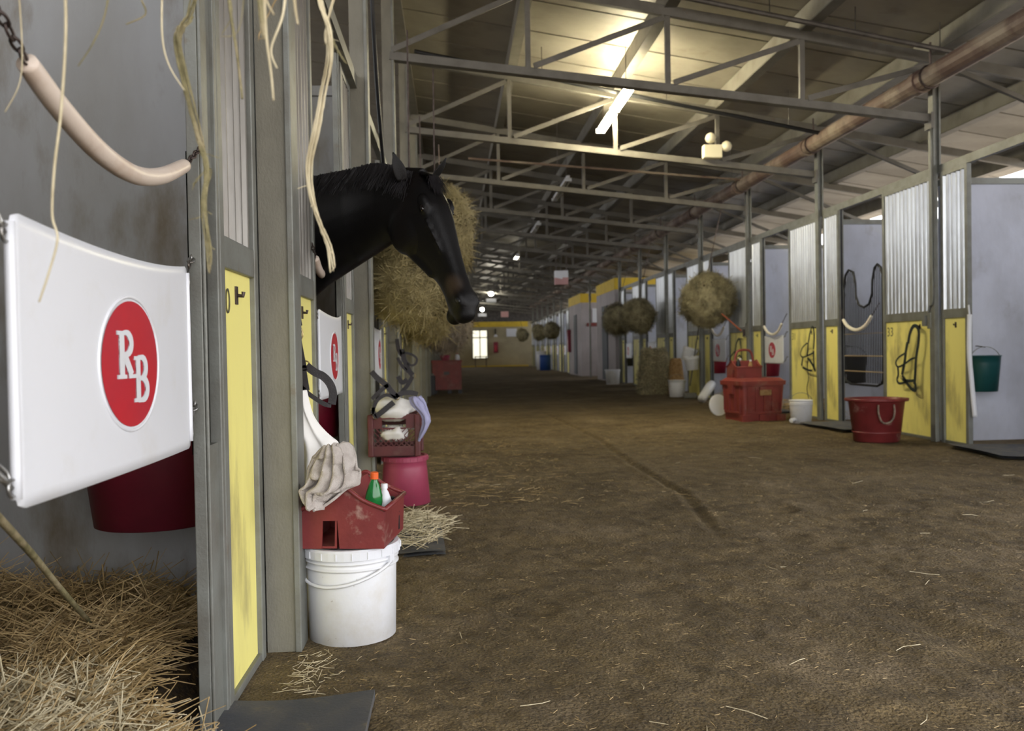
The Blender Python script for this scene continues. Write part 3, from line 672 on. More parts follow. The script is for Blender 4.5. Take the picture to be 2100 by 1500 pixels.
def Gu(u, v):   # guard surface, local: u in [-.455,.455] along y, v in [-.243,.243]
    e = (u/.455); hh = v*(1-.06*(1-e*e))
    sag = -.012*(1-e*e)
    return (.018*(1-e*e)-.010, u, hh+sag)
def guard(lab, grp):
    t = thing('stall_guard', lab, 'stall guard', (0, 0, 0), grp)
    m = MB(); nu, nv = 40, 20
    def P(u, v, off):
        uu, vv = (u-.5)*.91, (v-.5)*.486
        cu = max(0, abs(uu)-.455+.022); cv = max(0, abs(vv)-.243+.022)
        if cu > 0 and cv > 0 and math.hypot(cu, cv) > .022:
            k = .022/math.hypot(cu, cv); uu = math.copysign(.433+cu*k, uu); vv = math.copysign(.221+cv*k, vv)
        x, y, z = Gu(uu, vv); return x+off, y, z
    m.grid(lambda u, v: P(u, v, .0025), nu, nv); a = len(m.v)
    m.grid(lambda u, v: P(u, v, -.0025), nu, nv)
    for i in range(nu):
        m.f.append((i, i+a, i+1+a, i+1)); k0 = nv*(nu+1)+i; m.f.append((k0, k0+1, k0+1+a, k0+a))
    for j in range(nv):
        k0 = j*(nu+1); m.f.append((k0, k0+nu+1, k0+nu+1+a, k0+a)); k0 += nu; m.f.append((k0, k0+a, k0+nu+1+a, k0+nu+1))
    sheet_ = m.build('vinyl_sheet', white_pl, t, smooth=True)
    for q in (-.455, .455): MB().tube([Gu(q, v) for v in np.linspace(-.225, .225, 12)], .009, 8).build('edge_rod', white_pl, sheet_, smooth=True)
    # red oval plus raised rim
    m = MB(); N = 48; M_ = 8
    for r in range(M_):
        for k in range(N):
            pts = []
            for (rr, kk) in ((r, k), (r+1, k), (r+1, k+1), (r, k+1)):
                th = 2*PI*kk/N; q = rr/M_; x, y, z = Gu(.158*q*math.cos(th), .143*q*math.sin(th)); pts.append((x+.0042, y, z))
            m.add(pts, [(0, 1, 2, 3)])
    ov = m.build('red_oval', red_oval, sheet_, smooth=False)
    m = MB(); m.tube([tuple(np.array(Gu(.168*math.cos(th), .152*math.sin(th)))+[.0028, 0, 0]) for th in np.linspace(0, 2*PI, 49)[:-1]], .0035, 6, closed=True); m.build('oval_rim', white_pl, sheet_, smooth=True)
    # letters (u to the right when seen from the aisle: +y)
    def rib(m, pts, wds):
        pts = [Vector((p[0], p[1])) for p in pts]; n = len(pts); vs_ = []
        for i, p in enumerate(pts):
            tt = (pts[min(i+1, n-1)]-pts[max(i-1, 0)]).normalized(); nn_ = Vector((-tt.y, tt.x)); wv = wds[i] if hasattr(wds, '__len__') else wds
            for s_ in (-.5, .5):
                q = p+nn_*wv*s_; x, y, z = Gu(q.x, q.y); vs_.append((x+.0062, y, z))
        m.add(vs_, [(2*i, 2*i+1, 2*i+3, 2*i+2) for i in range(n-1)])
        m.add([(x-.002, y, z) for x, y, z in vs_], [(2*i, 2*i+1, 2*i+3, 2*i+2) for i in range(n-1)])
    def line(a, b, n=6): return [(a[0]+(b[0]-a[0])*i/n, a[1]+(b[1]-a[1])*i/n) for i in range(n+1)]
    def bowl(cx, cy, rx, ry, n=14): return [(cx+rx*math.sin(th), cy+ry*math.cos(th)) for th in np.linspace(0, PI, n)]
    H = .105
    def letter(ch, ox, oy, name):
        m = MB(); W_ = .026
        rib(m, line((ox, oy), (ox, oy+H)), W_)
        rib(m, line((ox-.024, oy+.004), (ox+.024, oy+.004)), .009); rib(m, line((ox-.024, oy+H-.004), (ox+.02, oy+H-.004)), .009)
        if ch == 'R':
            b = bowl(ox+.018, oy+H*.745, .034, H*.235); b = [(ox, oy+H-.005)]+b+[(ox, b[-1][1])]
            rib(m, b, [.010]+[.010+.014*math.sin(th) for th in np.linspace(0, PI, 14)]+[.010])
            rib(m, line((ox+.014, oy+H*.5), (ox+.052, oy+.006)), .024); rib(m, line((ox+.034, oy+.004), (ox+.078, oy+.004)), .009)
        else:
            for cy, ry, rx in ((.745, .235, .03), (.27, .245, .038)):
                b = bowl(ox+.018, oy+H*cy, rx, H*ry); b = [(ox, b[0][1])]+b+[(ox, b[-1][1])]
                rib(m, b, [.010]+[.010+.015*math.sin(th) for th in np.linspace(0, PI, 14)]+[.010])
        m.build(name, white_pl, ov)
    letter('R', -.062, -.032, 'letter_r'); letter('B', .026, -.088, 'letter_b')
    # corner hardware
    for sy in (-1, 1):
        for sv in (-.205, .205):
            m = MB(); a0 = Vector(Gu(.455*sy, sv)); b0 = a0+Vector((-.012, .048*sy, .030 if sv > 0 else .034)); ring = [a0+Vector((0, .012*sy, 0))+Vector((0, math.cos(th)*.014, math.sin(th)*.014)) for th in np.linspace(0, 2*PI, 12)[:-1]]
            m.tube(ring, .003, 6, closed=True)
            snap(m, a0+Vector((0, .014*sy, .0)), b0-a0, .08)
            m.build('snap_hook', chain_m, t, smooth=True)
            m = MB(); links(m, a0+Vector((-.010, .06*sy, .045)), a0+Vector((-.020, .135*sy, .085)), 3, .003, .009)
            bolt(m, a0+Vector((.0, .135*sy, .085)))
            m.build('chain', chain_m, t, smooth=True)
    return t
G1 = guard('big white stall guard with red RB oval at the left edge, nearest the camera', 'white stall guards with red RB ovals')
G1.location = (-.70, 1.885, 1.098)
gz = 1.098
for y, lab in ((5.03, 'white RB stall guard seen edge-on below the horse neck'), (8.05, 'white RB stall guard seen edge-on behind the second left column'), (11.07, 'white RB stall guard seen as a sliver beyond the third left column')):
    dup(G1, (-.70, y, gz), 0, lab)
for y, lab in ((14.3, 'white RB stall guard in the doorway above the red trunk, right row'), (17.32, 'white RB stall guard in the doorway left of the red caddy, right row'), (26.4, 'small far white stall guard in the right row below the twin hay nets'), (23.36, 'white stall guard behind the hay bales, right row')):
    dup(G1, (5.46, y, gz-.05), PI, lab)
for i in range(4): dup(G1, (5.46, 41.8+3.02*i, gz), PI, 'tiny far white stall guard beyond the pale block rooms, %s of four' % ORD[i])

def hose(pts, r, lab, mat=hose_m, ends=True, n=10):
    P = smoothpts(pts[1:-1], n); t = thing('door_hose', lab, 'hose', P[0])
    m = MB(); k = len(P); m.tube(P, [r*(1-.25*min(1, .9*abs(i/(k-1)-.5)*2)**4) for i in range(k)], 14); m.build('hose_sleeve', mat, t, smooth=True)
    for a_, b_ in ((P[0], pts[0]), (P[-1], pts[-1])):
        m = MB(); links(m, a_, b_, max(2, int((Vector(b_)-a_).length/.022)), .0028, .008); m.build('chain', chain_dk, t, smooth=True)
    return t
X0 = -.70
hp = [on_x(-50, -60, X0), on_x(55, 128, X0), on_x(120, 218, X0), on_x(205, 312, X0), on_x(275, 358, X0), on_x(330, 361, X0), on_x(378, 340, X0), on_x(415, 300, X0)]
hose(hp, .021, 'cream rubber hose on a chain sagging across the top left, above the big guard')
hp = [on_x(640, 500, X0), on_x(647, 530, X0), on_x(655, 556, X0), on_x(668, 568, X0), on_x(680, 565, X0), on_x(692, 552, X0), on_x(706, 520, X0)]
hose(hp, .022, 'short cream hose bent in a U under the horse neck')
hose_w = pm('pale_cream_hose', '#efe8d8', None, rough=.45, bump=0)
def rhose(k, lab, d=.0):
    y0 = RB[k]+1.32; zz = 1.75-d
    hose([(5.42, y0-.02, zz+.02), (5.40, y0+.15, zz-.14), (5.40, y0+.32, zz-.26), (5.40, y0+.56, zz-.31), (5.40, y0+.8, zz-.26), (5.40, y0+.95, zz-.16), (5.42, y0+1.05, zz)], .024, lab, hose_w)
rhose(0, 'cream hose hanging across the mesh gate, right row', .14); rhose(1, 'cream hose hanging above the guard behind the red trunk', .14); rhose(2, 'cream hose above the small guard behind the big hay net', .1)

# mesh yoke gate
t = thing('mesh_gate', 'black mesh stall gate with a U-shaped yoke cut-out, right row', 'gate', (5.49, 11.2, .53))
ya, yb, z0, z1 = 10.56, 11.66, .56, 2.14
cy, hw, zb = 11.08, .235, 1.62
def yoke(y):
    d = abs(y-cy)
    if d < hw: return zb+.14-math.sqrt(max(0, 1-(d/hw)**2))*.16 if True else 0
    e = min(y-ya, yb-y); return z1-max(0, .14-e)**1.5*3.0 if d > hw+.03 else z1-(hw+.03-d)*4
outl = [(5.49, ya, z0+.15), (5.49, ya, z1-.2)]+[(5.49, ya+.06, z1-.05), (5.49, ya+.15, z1), (5.49, cy-hw-.06, z1-.04), (5.49, cy-hw, z1-.2), (5.49, cy-hw+.01, zb+.15), (5.49, cy-hw*.6, zb+.02), (5.49, cy, zb-.02), (5.49, cy+hw*.6, zb+.02), (5.49, cy+hw-.01, zb+.15), (5.49, cy+hw, z1-.2), (5.49, cy+hw+.06, z1-.04), (5.49, yb-.15, z1), (5.49, yb-.05, z1-.06), (5.49, yb, z1-.25), (5.49, yb, z0+.15), (5.49, yb-.05, z0+.04), (5.49, yb-.18, z0), (5.49, ya+.18, z0), (5.49, ya+.05, z0+.04)]
m = MB(); m.tube(outl, .016, 8, closed=True); m.build('gate_frame', black, t, smooth=True)
m = MB(); yy = ya+.045
while yy < yb-.02:
    d = abs(yy-cy); top = (zb+.15-.16*math.sqrt(max(0, 1-(d/hw)**2))) if d < hw else z1-.03-(.12 if min(yy-ya, yb-yy) < .08 else 0)-(.08 if d < hw+.04 else 0)
    m.tube([(5.49, yy, z0+.03), (5.49, yy, top)], .0062, 5); yy += .045
mesh_w = m.build('mesh_wires', black, t); mesh_w['kind'] = 'stuff'
m = MB()
for zz in (.74, .95, 1.25): m.tube([(5.485, ya, zz), (5.485, yb, zz)], .009 if zz < 1 else .005, 6)
m.build('cross_bars', pm('tan_steel', '#9c8a6e', None, rough=.6, bump=0), t)
m = MB()
for zz in (.8, 1.8): m.box(5.45, 5.51, yb, yb+.06, zz-.03, zz+.03)
m.build('hinge', steel_dk, t)
# folded white guard hanging from jamb at right edge
m = MB(); m.tube(smoothpts([(5.42, 8.63, 1.40), (5.41, 8.625, 1.0), (5.43, 8.62, .7), (5.45, 8.60, .32)]), .024, 8)
m.tube([(5.42, 8.63, 1.39), (5.43, 8.665, 1.50)], .01, 6)
tag(m.build('rolled_guard', white_pl, smooth=True, loc=(5.42, 8.63, 1.4)), 'white stall guard rolled and hanging down at the right edge doorway', 'stall guard')

# ------------------------------------------------------------------ buckets
shaded_red_bk = pm('shaded_red_bucket_plastic', '#6e1a2c', '#581524', 3, .4, .7, .5, bump=.04)  # red bucket plastic with the stall's shade put into its colour
def bucket(lab, nm='bucket', rt=.18, rb=.155, h=.36, mat=bucket_w, handle='down', lid=False, ribs=True, loc=(0, 0, 0), flat=1.0, rot=0, grp=None, bail=None):
    t = thing(nm, lab, 'bucket', loc, grp); t.rotation_euler = (0, 0, rot)
    pr = [(rb-.01, 0), (rb, .004), (rb+(rt-rb)*.8, h*.78)]
    if ribs: pr += [(rt*.985, h*.80), (rt+.008, h*.805), (rt+.008, h*.82), (rt*.99, h*.825), (rt*.992, h*.87), (rt+.008, h*.875), (rt+.008, h*.89), (rt, h*.895)]
    pr += [(rt, h*.97), (rt+.008, h*.975), (rt+.008, h)]
    if not lid: pr += [(rt-.004, h), (rt-.006, h*.9), (rb-.004, .01)]
    m = MB(); m.lathe(pr, 40, (0, 0, 0), 1, flat); m.build('pail', mat, t, smooth=True, world=False)
    t.location = loc
    if lid:
        m = MB(); m.lathe([(rt-.01, h*.93), (rt+.015, h*.925), (rt+.016, h+.004), (rt+.01, h+.012), (rt-.008, h+.012), (rt-.014, h+.002), (0.02, h+.002)], 40)
        for k in range(20):
            th = 2*PI*k/20; c_, s_ = math.cos(th), math.sin(th); m.tube([(c_*(rt+.016), s_*(rt+.016), h*.935), (c_*(rt+.016), s_*(rt+.016), h+.002)], .003, 5)
        m.build('lid', white_pl if mat is bucket_w else mat, t, smooth=False, world=False)
    if handle:
        m = MB(); R_ = rt+.012; pts = []
        for th in np.linspace(0, PI, 16):
            if handle == 'up': pts.append((R_*math.cos(th), 0, h*.85+math.sin(th)*rt*.95))
            else: pts.append((R_*math.cos(th), -R_*math.sin(th), h*.86-math.sin(th)*(.09 if bail is None else bail)))
        m.tube(pts, .0035 if handle == 'up' else .0065, 6); m.build('bail', mat if handle == 'down' else steel, t, smooth=True, world=False)
    return t
b1 = bucket('white lidded bucket on the dirt floor under the red caddy, nearest the camera', lid=True, rt=.176, rb=.168, h=.356, loc=(-.415, 3.38, -.003), rot=-.5, bail=.075)
MB().box(.172, .192, -.02, .01, .30, .33).build('bail_lug', white_pl, b1, world=False)
bucket('pink-red bucket upside down under the red milk crate', rt=.155, rb=.182, h=.34, mat=pink_bk, handle=None, ribs=False, lid=True, loc=(-.37, 6.28, 0.0))
bucket('white bucket with loose wire handle beside the red trunk, right row', rt=.16, rb=.14, h=.33, loc=(4.93, 11.85, 0), handle='up', lid=False)
m = MB(); m.tube([(4.72, 11.70, .05), (4.79, 11.74, .06)], .03, 10); tag(m.build('white_cup', white_pl, loc=(4.75, 11.72, 0)), 'little white cup lying left of the white bucket', 'cup')
bucket('white bucket with raised handle in front of the hay bales', rt=.19, rb=.165, h=.38, loc=(5.0, 18.9, 0), handle='up', lid=False, ribs=False)
bucket('small white bucket on the floor by the nearer block room', rt=.23, rb=.2, h=.45, loc=(4.95, 26.4, 0), handle=None, lid=True)
bucket('blue drum on the far floor beside the yellow panels', rt=.3, rb=.3, h=.85, mat=bluepl, loc=(5.0, 46.5, 0), handle=None, lid=False, ribs=False)
bucket('white drum behind the blue drum', rt=.3, rb=.3, h=1.05, mat=white_pl, loc=(5.0, 48.3, 0), handle=None, lid=False, ribs=False)
# hanging buckets
def hung(lab, x, y, z, mat, rt=.2, rb=.16, h=.3, rot=0, flat=.8, back=(0, .16)):
    t = bucket(lab, rt=rt, rb=rb, h=h, mat=mat, loc=(x, y, z), flat=flat, handle='up', ribs=False, rot=rot)
    m = MB(); m.tube([(0, 0, h*.85+rt*.92), (back[0]*.5, back[1]*.8, h*.85+rt*1.0), (back[0], back[1], h*.85+rt)], .006, 6); m.build('wall_hook', chain_dk, t, world=False); return t
hung('red bucket hung in the nearest stall behind the big white guard', -1.03, 2.98, .53, shaded_red_bk, .24, .19, .40, back=(0, .18))
hung('teal bucket hung on the wall of the stall at the right edge', 5.86, 9.05, .56, teal, .165, .13, .40, back=(0, .17))
hung('red bucket hung behind the guard above the red trunk', 5.68, 15.02, .56, red_bk, .19, .16, .32, 0, back=(0, .22))
hung('red bucket hung behind the second guard of the right row', 5.68, 18.04, .54, red_bk, .19, .16, .32, 0, back=(0, .22))
hung('dark bucket hung behind the mesh gate', 5.78, 12.02, .55, black, .2, .17, .40, 0, back=(0, .22))
hung('red bucket glimpsed in the second left stall under the guard', -.95, 5.75, .55, red_bk, .2, .17, .34, back=(0, .44))
hung('black bucket in the doorway below the far guard under the twin hay nets', 5.74, 27.1, .55, black, .2, .17, .34, back=(0, .22))

# red muck tub
t = thing('muck_tub', 'big red muck tub with rope handles in front of the yellow panel', 'tub', (4.80, 9.42, 0)); t.rotation_euler = (0, 0, -.05)
m = MB(); m.lathe([(.235, 0), (.25, .006), (.305, .455), (.315, .46), (.345, .462), (.348, .49), (.30, .49), (.295, .455), (.24, .02)], 48, (0, 0, 0), 1, .9); m.build('tub_shell', red_pl, t, smooth=True, world=False)
m = MB(); m.lathe([(.262, .10), (.268, .105), (.268, .115), (.264, .12)], 48, (0, 0, 0), 1, .9); m.build('moulded_ring', red_pl, t, world=False)
for sgn in (-1, 1):
    m = MB(); m.tube(smoothpts([(-.10, -.275*sgn, .43), (-.105, -.29*sgn, .34), (-.075, -.295*sgn, .25), (-.02, -.29*sgn, .225), (.045, -.295*sgn, .26), (.075, -.29*sgn, .34), (.075, -.275*sgn, .43)], 5), .011, 8)
    m.build('rope_handle', pm('dirty_rope%d' % sgn, '#8f7c6c', '#6b5c50', 40, rough=.9, bump=.4), t, smooth=True, world=False)

# ------------------------------------------------------------------ red trunk, caddies
t = thing('storage_trunk', 'large dusty red plastic storage trunk on the right side of the aisle', 'trunk', (4.48, 12.56, 0)); t.rotation_euler = (0, 0, .22); t.scale = (1.07, 1.07, 1.06)
def tapered(m, w0, l0, w1, l1, z0, z1, r=.06, n=5):
    def ring(w_, l_, z):
        pts = []
        for cx_, cy_, a0 in ((w_/2-r, l_/2-r, 0), (-w_/2+r, l_/2-r, PI/2), (-w_/2+r, -l_/2+r, PI), (w_/2-r, -l_/2+r, 1.5*PI)):
            for k in range(n+1): th = a0+PI/2*k/n; pts.append((cx_+r*math.cos(th), cy_+r*math.sin(th), z))
        return pts
    m.rings([ring(w0, l0, z0), ring(w1, l1, z1)]); return m
m = MB(); tapered(m, .60, .52, .66, .58, .0, .50, .05); m.build('trunk_body', red_dirty, t, world=False)
m = MB(); tapered(m, .71, .63, .72, .64, .50, .56, .07); tapered(m, .69, .61, .60, .52, .56, .60, .07); m.build('trunk_lid', red_dirty, t, world=False)
m = MB()
for x_ in (-.26, -.13, 0, .13, .26): m.box(x_-.008, x_+.008, -.297, -.27, .14, .48)
m.box(-.27, .27, -.296, -.265, .11, .135)
for y_ in (-.2, -.07, .07, .2): m.box(-.338, -.30, y_-.008, y_+.008, .14, .48)
m.box(-.334, -.295, -.2, .2, .11, .135); m.build('moulded_ribs', red_dirty, t, world=False)
m = MB(); m.box(-.07, .10, -.318, -.27, .36, .455); m.build('handle_recess', grain, t, world=False, bevel=.01); m = MB(); m.box(-.075, .105, -.325, -.30, .44, .475); m.build('handle_grip', red_dirty, t, world=False)
for x_ in (-.27, .0, .27): MB().box(x_-.07, x_+.07, -.285, -.20, -.0, .09).build('foot', red_dirty, t, world=False)
m = MB(); m.box(-.36, -.34, -.06, .06, .38, .54); m.build('latch', red_dirty, t, world=False)

def caddy(lab, loc, rot, sc_=1.0, mat=red_pl, handle=False):
    t = thing('tack_caddy', lab, 'caddy', loc); t.rotation_euler = (0, 0, rot); t.scale = (sc_,)*3
    w, l, h, pk = .325, .37, .148, .262
    w0, l0 = .31, .36
    def end(y0, y1, yo):   # end wall with central peak and open slot at the bottom
        m = MB(); c_ = -.048
        m.prism([(-w0/2, 0), (c_-.034, 0), (c_-.028, .105), (c_+.028, .105), (c_+.034, 0), (w0/2, 0), (w/2*.97, h-.01), (.05, h+.045), (.0, pk-.03), (-.05, h+.045), (-w/2*.97, h-.01)], y0, y1)
        return m
    end(-l/2+.005, -l/2+.014, 0).build('end_wall', mat, t, world=False); end(l/2-.014, l/2-.005, 0).build('end_wall', mat, t, world=False)
    for s in (-1, 1):
        m = MB(); m.prism([(s*w0/2, 0), (s*(w0/2-.008), 0), (s*(w/2-.008), h), (s*w/2, h)], -l/2+.008, l/2-.008); m.build('side_wall', mat, t, world=False)
        m = MB(); m.tube([(s*w/2, -l/2, h), (s*w/2, l/2, h)], .009, 8)
        for yy in (-l/2, l/2): m.tube(smoothpts([(s*w/2, yy, h), (s*.08, yy, h+.035), (s*.015, yy, pk-.03), (0, yy, pk-.025)], 5), .008, 8)
        m.build('rim', mat, t, smooth=True, world=False)
        m = MB(); m.prism([(s*.034, 0), (s*.026, 0), (s*.020, .165), (s*.028, .165)], -l/2+.01, l/2-.01); m.build('tunnel_wall', mat, t, world=False)
        m = MB(); m.box(min(s*.034, s*w0/2), max(s*.034, s*w0/2), -l/2+.01, l/2-.01, 0, .008); m.build('bottom', mat, t, world=False)
    m = MB(); m.prism([(-.03, .165), (.03, .165), (.012, pk-.03), (-.012, pk-.03)], -l/2+.01, l/2-.01); m.build('centre_ridge', mat, t, world=False)
    if handle:
        m = MB(); m.tube(smoothpts([(-.0, -.14, pk-.05), (0, -.09, pk+.10), (0, .09, pk+.10), (0, .14, pk-.05)], 6), .016, 8); m.build('handle', mat, t, smooth=True, world=False)
    return t
cd = caddy('scuffed red two-sided caddy standing on the white lidded bucket', (-.400, 3.395, .370), -.14, 1.0)
c2 = caddy('red carrying caddy with tall handle on top of the red trunk', (4.36, 12.58, .637), 1.70, 1.1, red_dirty, True)
def bottle(lab, loc, h, r, mat, cap, tilt=(0, 0, 0), nm='bottle'):
    t = thing(nm, lab, 'bottle', loc); t.rotation_euler = tilt
    m = MB(); m.lathe([(r*.8, 0), (r, .01), (r, h*.45), (r*.93, h*.5), (r, h*.56), (r*.96, h*.66), (r*.6, h*.82), (r*.38, h*.88), (r*.36, h*.92)], 20); m.build('bottle_body', mat, t, smooth=True, world=False)
    m = MB(); m.lathe([(r*.46, h*.90), (r*.46, h*.99), (r*.4, h)], 16); m.build('cap', cap, t, world=False); return t
bottle('green plastic bottle with orange cap standing in the near caddy', (-.325, 3.32, .381), .262, .034, green_gl, orange, (.05, .05, 0))
bottle('white bottle leaning behind the green bottle in the near caddy', (-.285, 3.40, .381), .20, .03, white_pl, white_pl, (-.1, .0, 0))
bottle('dark bottle lying low in the near caddy', (-.262, 3.47, .381), .14, .033, black, black, (.1, .0, 0))
for i, (dx, dy, h, mt_, cp_, la) in enumerate([(-.13, -.08, .30, black, brass, 'dark bottle'), (-.05, .09, .28, white_pl, white_pl, 'white bottle'), (.06, -.08, .26, grain, white_pl, 'tan bottle'), (.13, .08, .25, white_pl, brass, 'short white bottle')]):
    bottle(la+' standing in the red caddy on the red trunk', (4.38+dx, 12.58+dy*.8, .648), h, .035, mt_, cp_)

# ------------------------------------------------------------------ towels and cloths
def drape(name, rows, y0, bulge, mat, lab, folds=6, amp=.012, solid=.006, seed=1, fine=.004, nu=48, nv=40):
    L_ = smoothpts([on_y(a[0], a[1], y0+(a[4] if len(a) > 4 else 0)) for a in rows], 6); R_ = smoothpts([on_y(a[2], a[3], y0+(a[4] if len(a) > 4 else 0)) for a in rows], 6)
    def fn(u, v):
        k = v*(len(L_)-1); i = min(int(k), len(L_)-2); f = k-i
        a, b = L_[i].lerp(L_[i+1], f), R_[i].lerp(R_[i+1], f); p = a.lerp(b, u)
        fo = math.sin(u*folds*PI+math.sin(v*3+seed)*1.3)*amp*(.35+.9*v)
        n = float(noise2(u*3+seed, v*3, 3, seed))*fine*5
        return p.x+fo*.4, p.y-bulge*math.sin(u*PI)*(.6+.4*v)+fo+n, p.z+n*.5
    m = MB(); m.grid(fn, nu, nv)
    return tag(m.build(name, mat, smooth=True, solid=solid, loc=fn(.5, .5)), lab, 'cloth')
drape('white_cloth', [(602, 800, 629, 800), (604, 840, 642, 852), (606, 890, 665, 885), (606, 930, 688, 905), (607, 965, 690, 930), (608, 1000, 672, 985), (609, 1022, 650, 1010)], 3.42, .04, cloth_w, 'tall white cloth hanging beside the nearest column above the caddy', 5, .016, .004, 3, .002)
drape('grey_towel', [(662, 920, 700, 906), (648, 938, 718, 915), (640, 950, 726, 940), (633, 962, 733, 962), (628, 976, 737, 985), (622, 990, 733, 1000), (617, 1000, 700, 1012), (632, 1018, 676, 1030), (650, 1034, 662, 1036)], 3.17, .07, towel_m, 'crumpled pale terry towel draped over the near red caddy', 9, .030, .010, 5, .010, 90, 90)

# ------------------------------------------------------------------ milk crate with tack
crate_m = pm('maroon_crate', '#5f2a2a', '#4c2222', 5, .4, .7, .55, bump=.1, c3='#75544a', s3=5, lo3=.55, hi3=.75)
t = thing('milk_crate', 'dark red milk crate standing on the pink bucket', 'crate', (-.425, 6.24, .365)); t.rotation_euler = (0, 0, -.03)
W, Hh = .33, .30; m = MB()
h_ = W/2
m.box(-h_, h_, -h_, -h_+.012, 0, .075); m.box(-h_, h_, h_-.012, h_, 0, .075); m.box(-h_, -h_+.012, -h_, h_, 0, .075); m.box(h_-.012, h_, -h_, h_, 0, .075)
m.build('bottom_band', crate_m, t, world=False)
m = MB(); m.box(-h_, -.085, -h_, -h_+.012, .20, Hh); m.box(.085, h_, -h_, -h_+.012, .20, Hh); m.box(-.085, .085, -h_, -h_+.012, .265, Hh); m.box(-.085, .085, -h_, -h_+.012, .195, .205)
m.box(-h_, h_, h_-.012, h_, .20, Hh); m.box(-h_, -h_+.012, -h_, h_, .20, Hh); m.box(h_-.012, h_, -h_, h_, .20, Hh); m.build('top_band', crate_m, t, world=False)
m = MB()
for sx in (-1, 1):
    for sy in (-1, 1): m.box(sx*h_-.02, sx*h_+.02, sy*h_-.02, sy*h_+.02, 0, Hh)
m.build('corner_post', crate_m, t, world=False, bevel=.008)
m = MB()
for k in range(9):
    a = -h_+.0365*k+.015
    for (dx) in (.125, -.125):
        x0_, x1_ = a, a+dx; z0_, z1_ = .075, .20
        if x1_ > h_: f = (h_-x0_)/dx; x1_ = h_; z1_ = .075+.125*f
        if x1_ < -h_: f = (-h_-x0_)/dx; x1_ = -h_; z1_ = .075+.125*f
        m.bar((x0_, -h_+.006, z0_), (x1_, -h_+.006, z1_), .006, .006, (0, 1, 0)); m.bar((h_-.006, x0_, z0_), (h_-.006, x1_, z1_), .006, .006, (1, 0, 0))
lt = m.build('lattice', crate_m, t, world=False); lt['kind'] = 'stuff'
m = MB(); m.box(-h_, h_, -h_, h_, 0, .008); m.build('crate_floor', crate_m, t, world=False)
def bundle(name, c, r, mat, lab, cat, seed, sq=(1, 1, .6), n=28, am=.25):
    m = MB(); g = lambda u, v: (2*PI*u, PI*v)
    def fn(u, v):
        th, ph = 2*PI*u, PI*v; d = Vector((math.cos(th)*math.sin(ph), math.sin(th)*math.sin(ph), math.cos(ph)))
        k = 1+am*float(noise2((d.x+2)*1.0, (d.y+2)*1.0+d.z, 2.2, seed))*2+.07*math.sin(th*5+ph*4+seed)
        return c[0]+d.x*r*sq[0]*k, c[1]+d.y*r*sq[1]*k, c[2]+d.z*r*sq[2]*k
    m.grid(fn, n, n//2); return tag(m.build(name, mat, smooth=True, loc=c), lab, cat)
bundle('rolled_bandages', (-.43, 6.18, .70), .15, cloth_w, 'bundle of off-white leg wraps filling the top of the milk crate', 'cloth', 4, (.95, .95, .55))
bundle('white_bandage_roll', (-.44, 6.14, .52), .11, cloth_w, 'white roll of wraps low inside the milk crate', 'cloth', 9, (.9, .9, .55))
drape('blue_towel', [(838, 815, 865, 812), (842, 830, 873, 826), (862, 850, 880, 848), (866, 870, 882, 862), (862, 890, 878, 872), (859, 905, 862, 900)], 6.05, .03, cloth_b, 'pale blue towel hanging over the right edge of the crate', 3, .012, .008, 8)

# ------------------------------------------------------------------ halters
def strap(m, pts, wd, th=.004, nrm=(1, 0, 0), n=6):
    P = smoothpts(pts, n) if len(pts) > 2 else [Vector(p) for p in pts]; nrm = Vector(nrm).normalized(); rr = []
    for i, p in enumerate(P):
        t_ = (P[min(i+1, len(P)-1)]-P[max(i-1, 0)]).normalized(); s = t_.cross(nrm)
        if s.length < .1: s = Vector((0, 1, 0))
        s.normalize(); nn_ = s.cross(t_); rr.append([p+s*wd/2+nn_*th/2, p-s*wd/2+nn_*th/2, p-s*wd/2-nn_*th/2, p+s*wd/2-nn_*th/2])
    m.rings(rr)
def ring(m, c, r, rt_=.004, nrm=(1, 0, 0)):
    c = Vector(c); nrm = Vector(nrm).normalized(); a = nrm.cross(Vector((0, 0, 1))).normalized(); b = a.cross(nrm)
    m.tube([c+a*r*math.cos(q)+b*r*math.sin(q) for q in np.linspace(0, 2*PI, 14)[:-1]], rt_, 6, closed=True)
def halter(lab, F, straps, rings_, mat, loc, wd=.036, grp=None, nrm=(1, 0, 0), hook=None):
    t = thing('halter', lab, 'halter', loc, grp)
    for nm, pts, k in straps:
        m = MB(); strap(m, [F(*p) for p in pts], wd*k, .006, nrm); m.build(nm, mat, t, smooth=False)
    if hook:
        m = MB(); m.tube([hook[0], hook[1]], .006, 6); m.build('hook', chain_dk, t)
    for p, r in rings_:
        m = MB(); ring(m, F(*p), r*.85, .003, nrm); m.build('ring', brass, t, smooth=True)
    return t
def Fz(cx, cy, k, X): return lambda u, v, dx=0: on_x(cx+u*k, cy+v*k, X+dx)
k_ = 160/1091
F33 = lambda u, v: on_x(1740+u*k_, 640+v*k_, 5.375)
hs = [('crown_strap', [(835, 440), (855, 320), (890, 225), (925, 195), (965, 215), (985, 300), (975, 460)], 1.2),
      ('cheek_strap', [(825, 430), (802, 560), (785, 700), (750, 880)], 1.2), ('cheek_strap', [(975, 460), (945, 650), (935, 850), (922, 1010)], 1.2),
      ('throat_latch', [(790, 580), (705, 635), (663, 705), (690, 768), (770, 738), (870, 665), (940, 640)], .6),
      ('noseband', [(690, 775), (697, 880), (680, 950), (712, 1000), (800, 972), (752, 890)], .8), ('chin_strap', [(755, 945), (830, 965), (915, 962)], .9), ('chin_strap', [(800, 975), (880, 1075), (940, 1090), (930, 1000)], 1.1)]
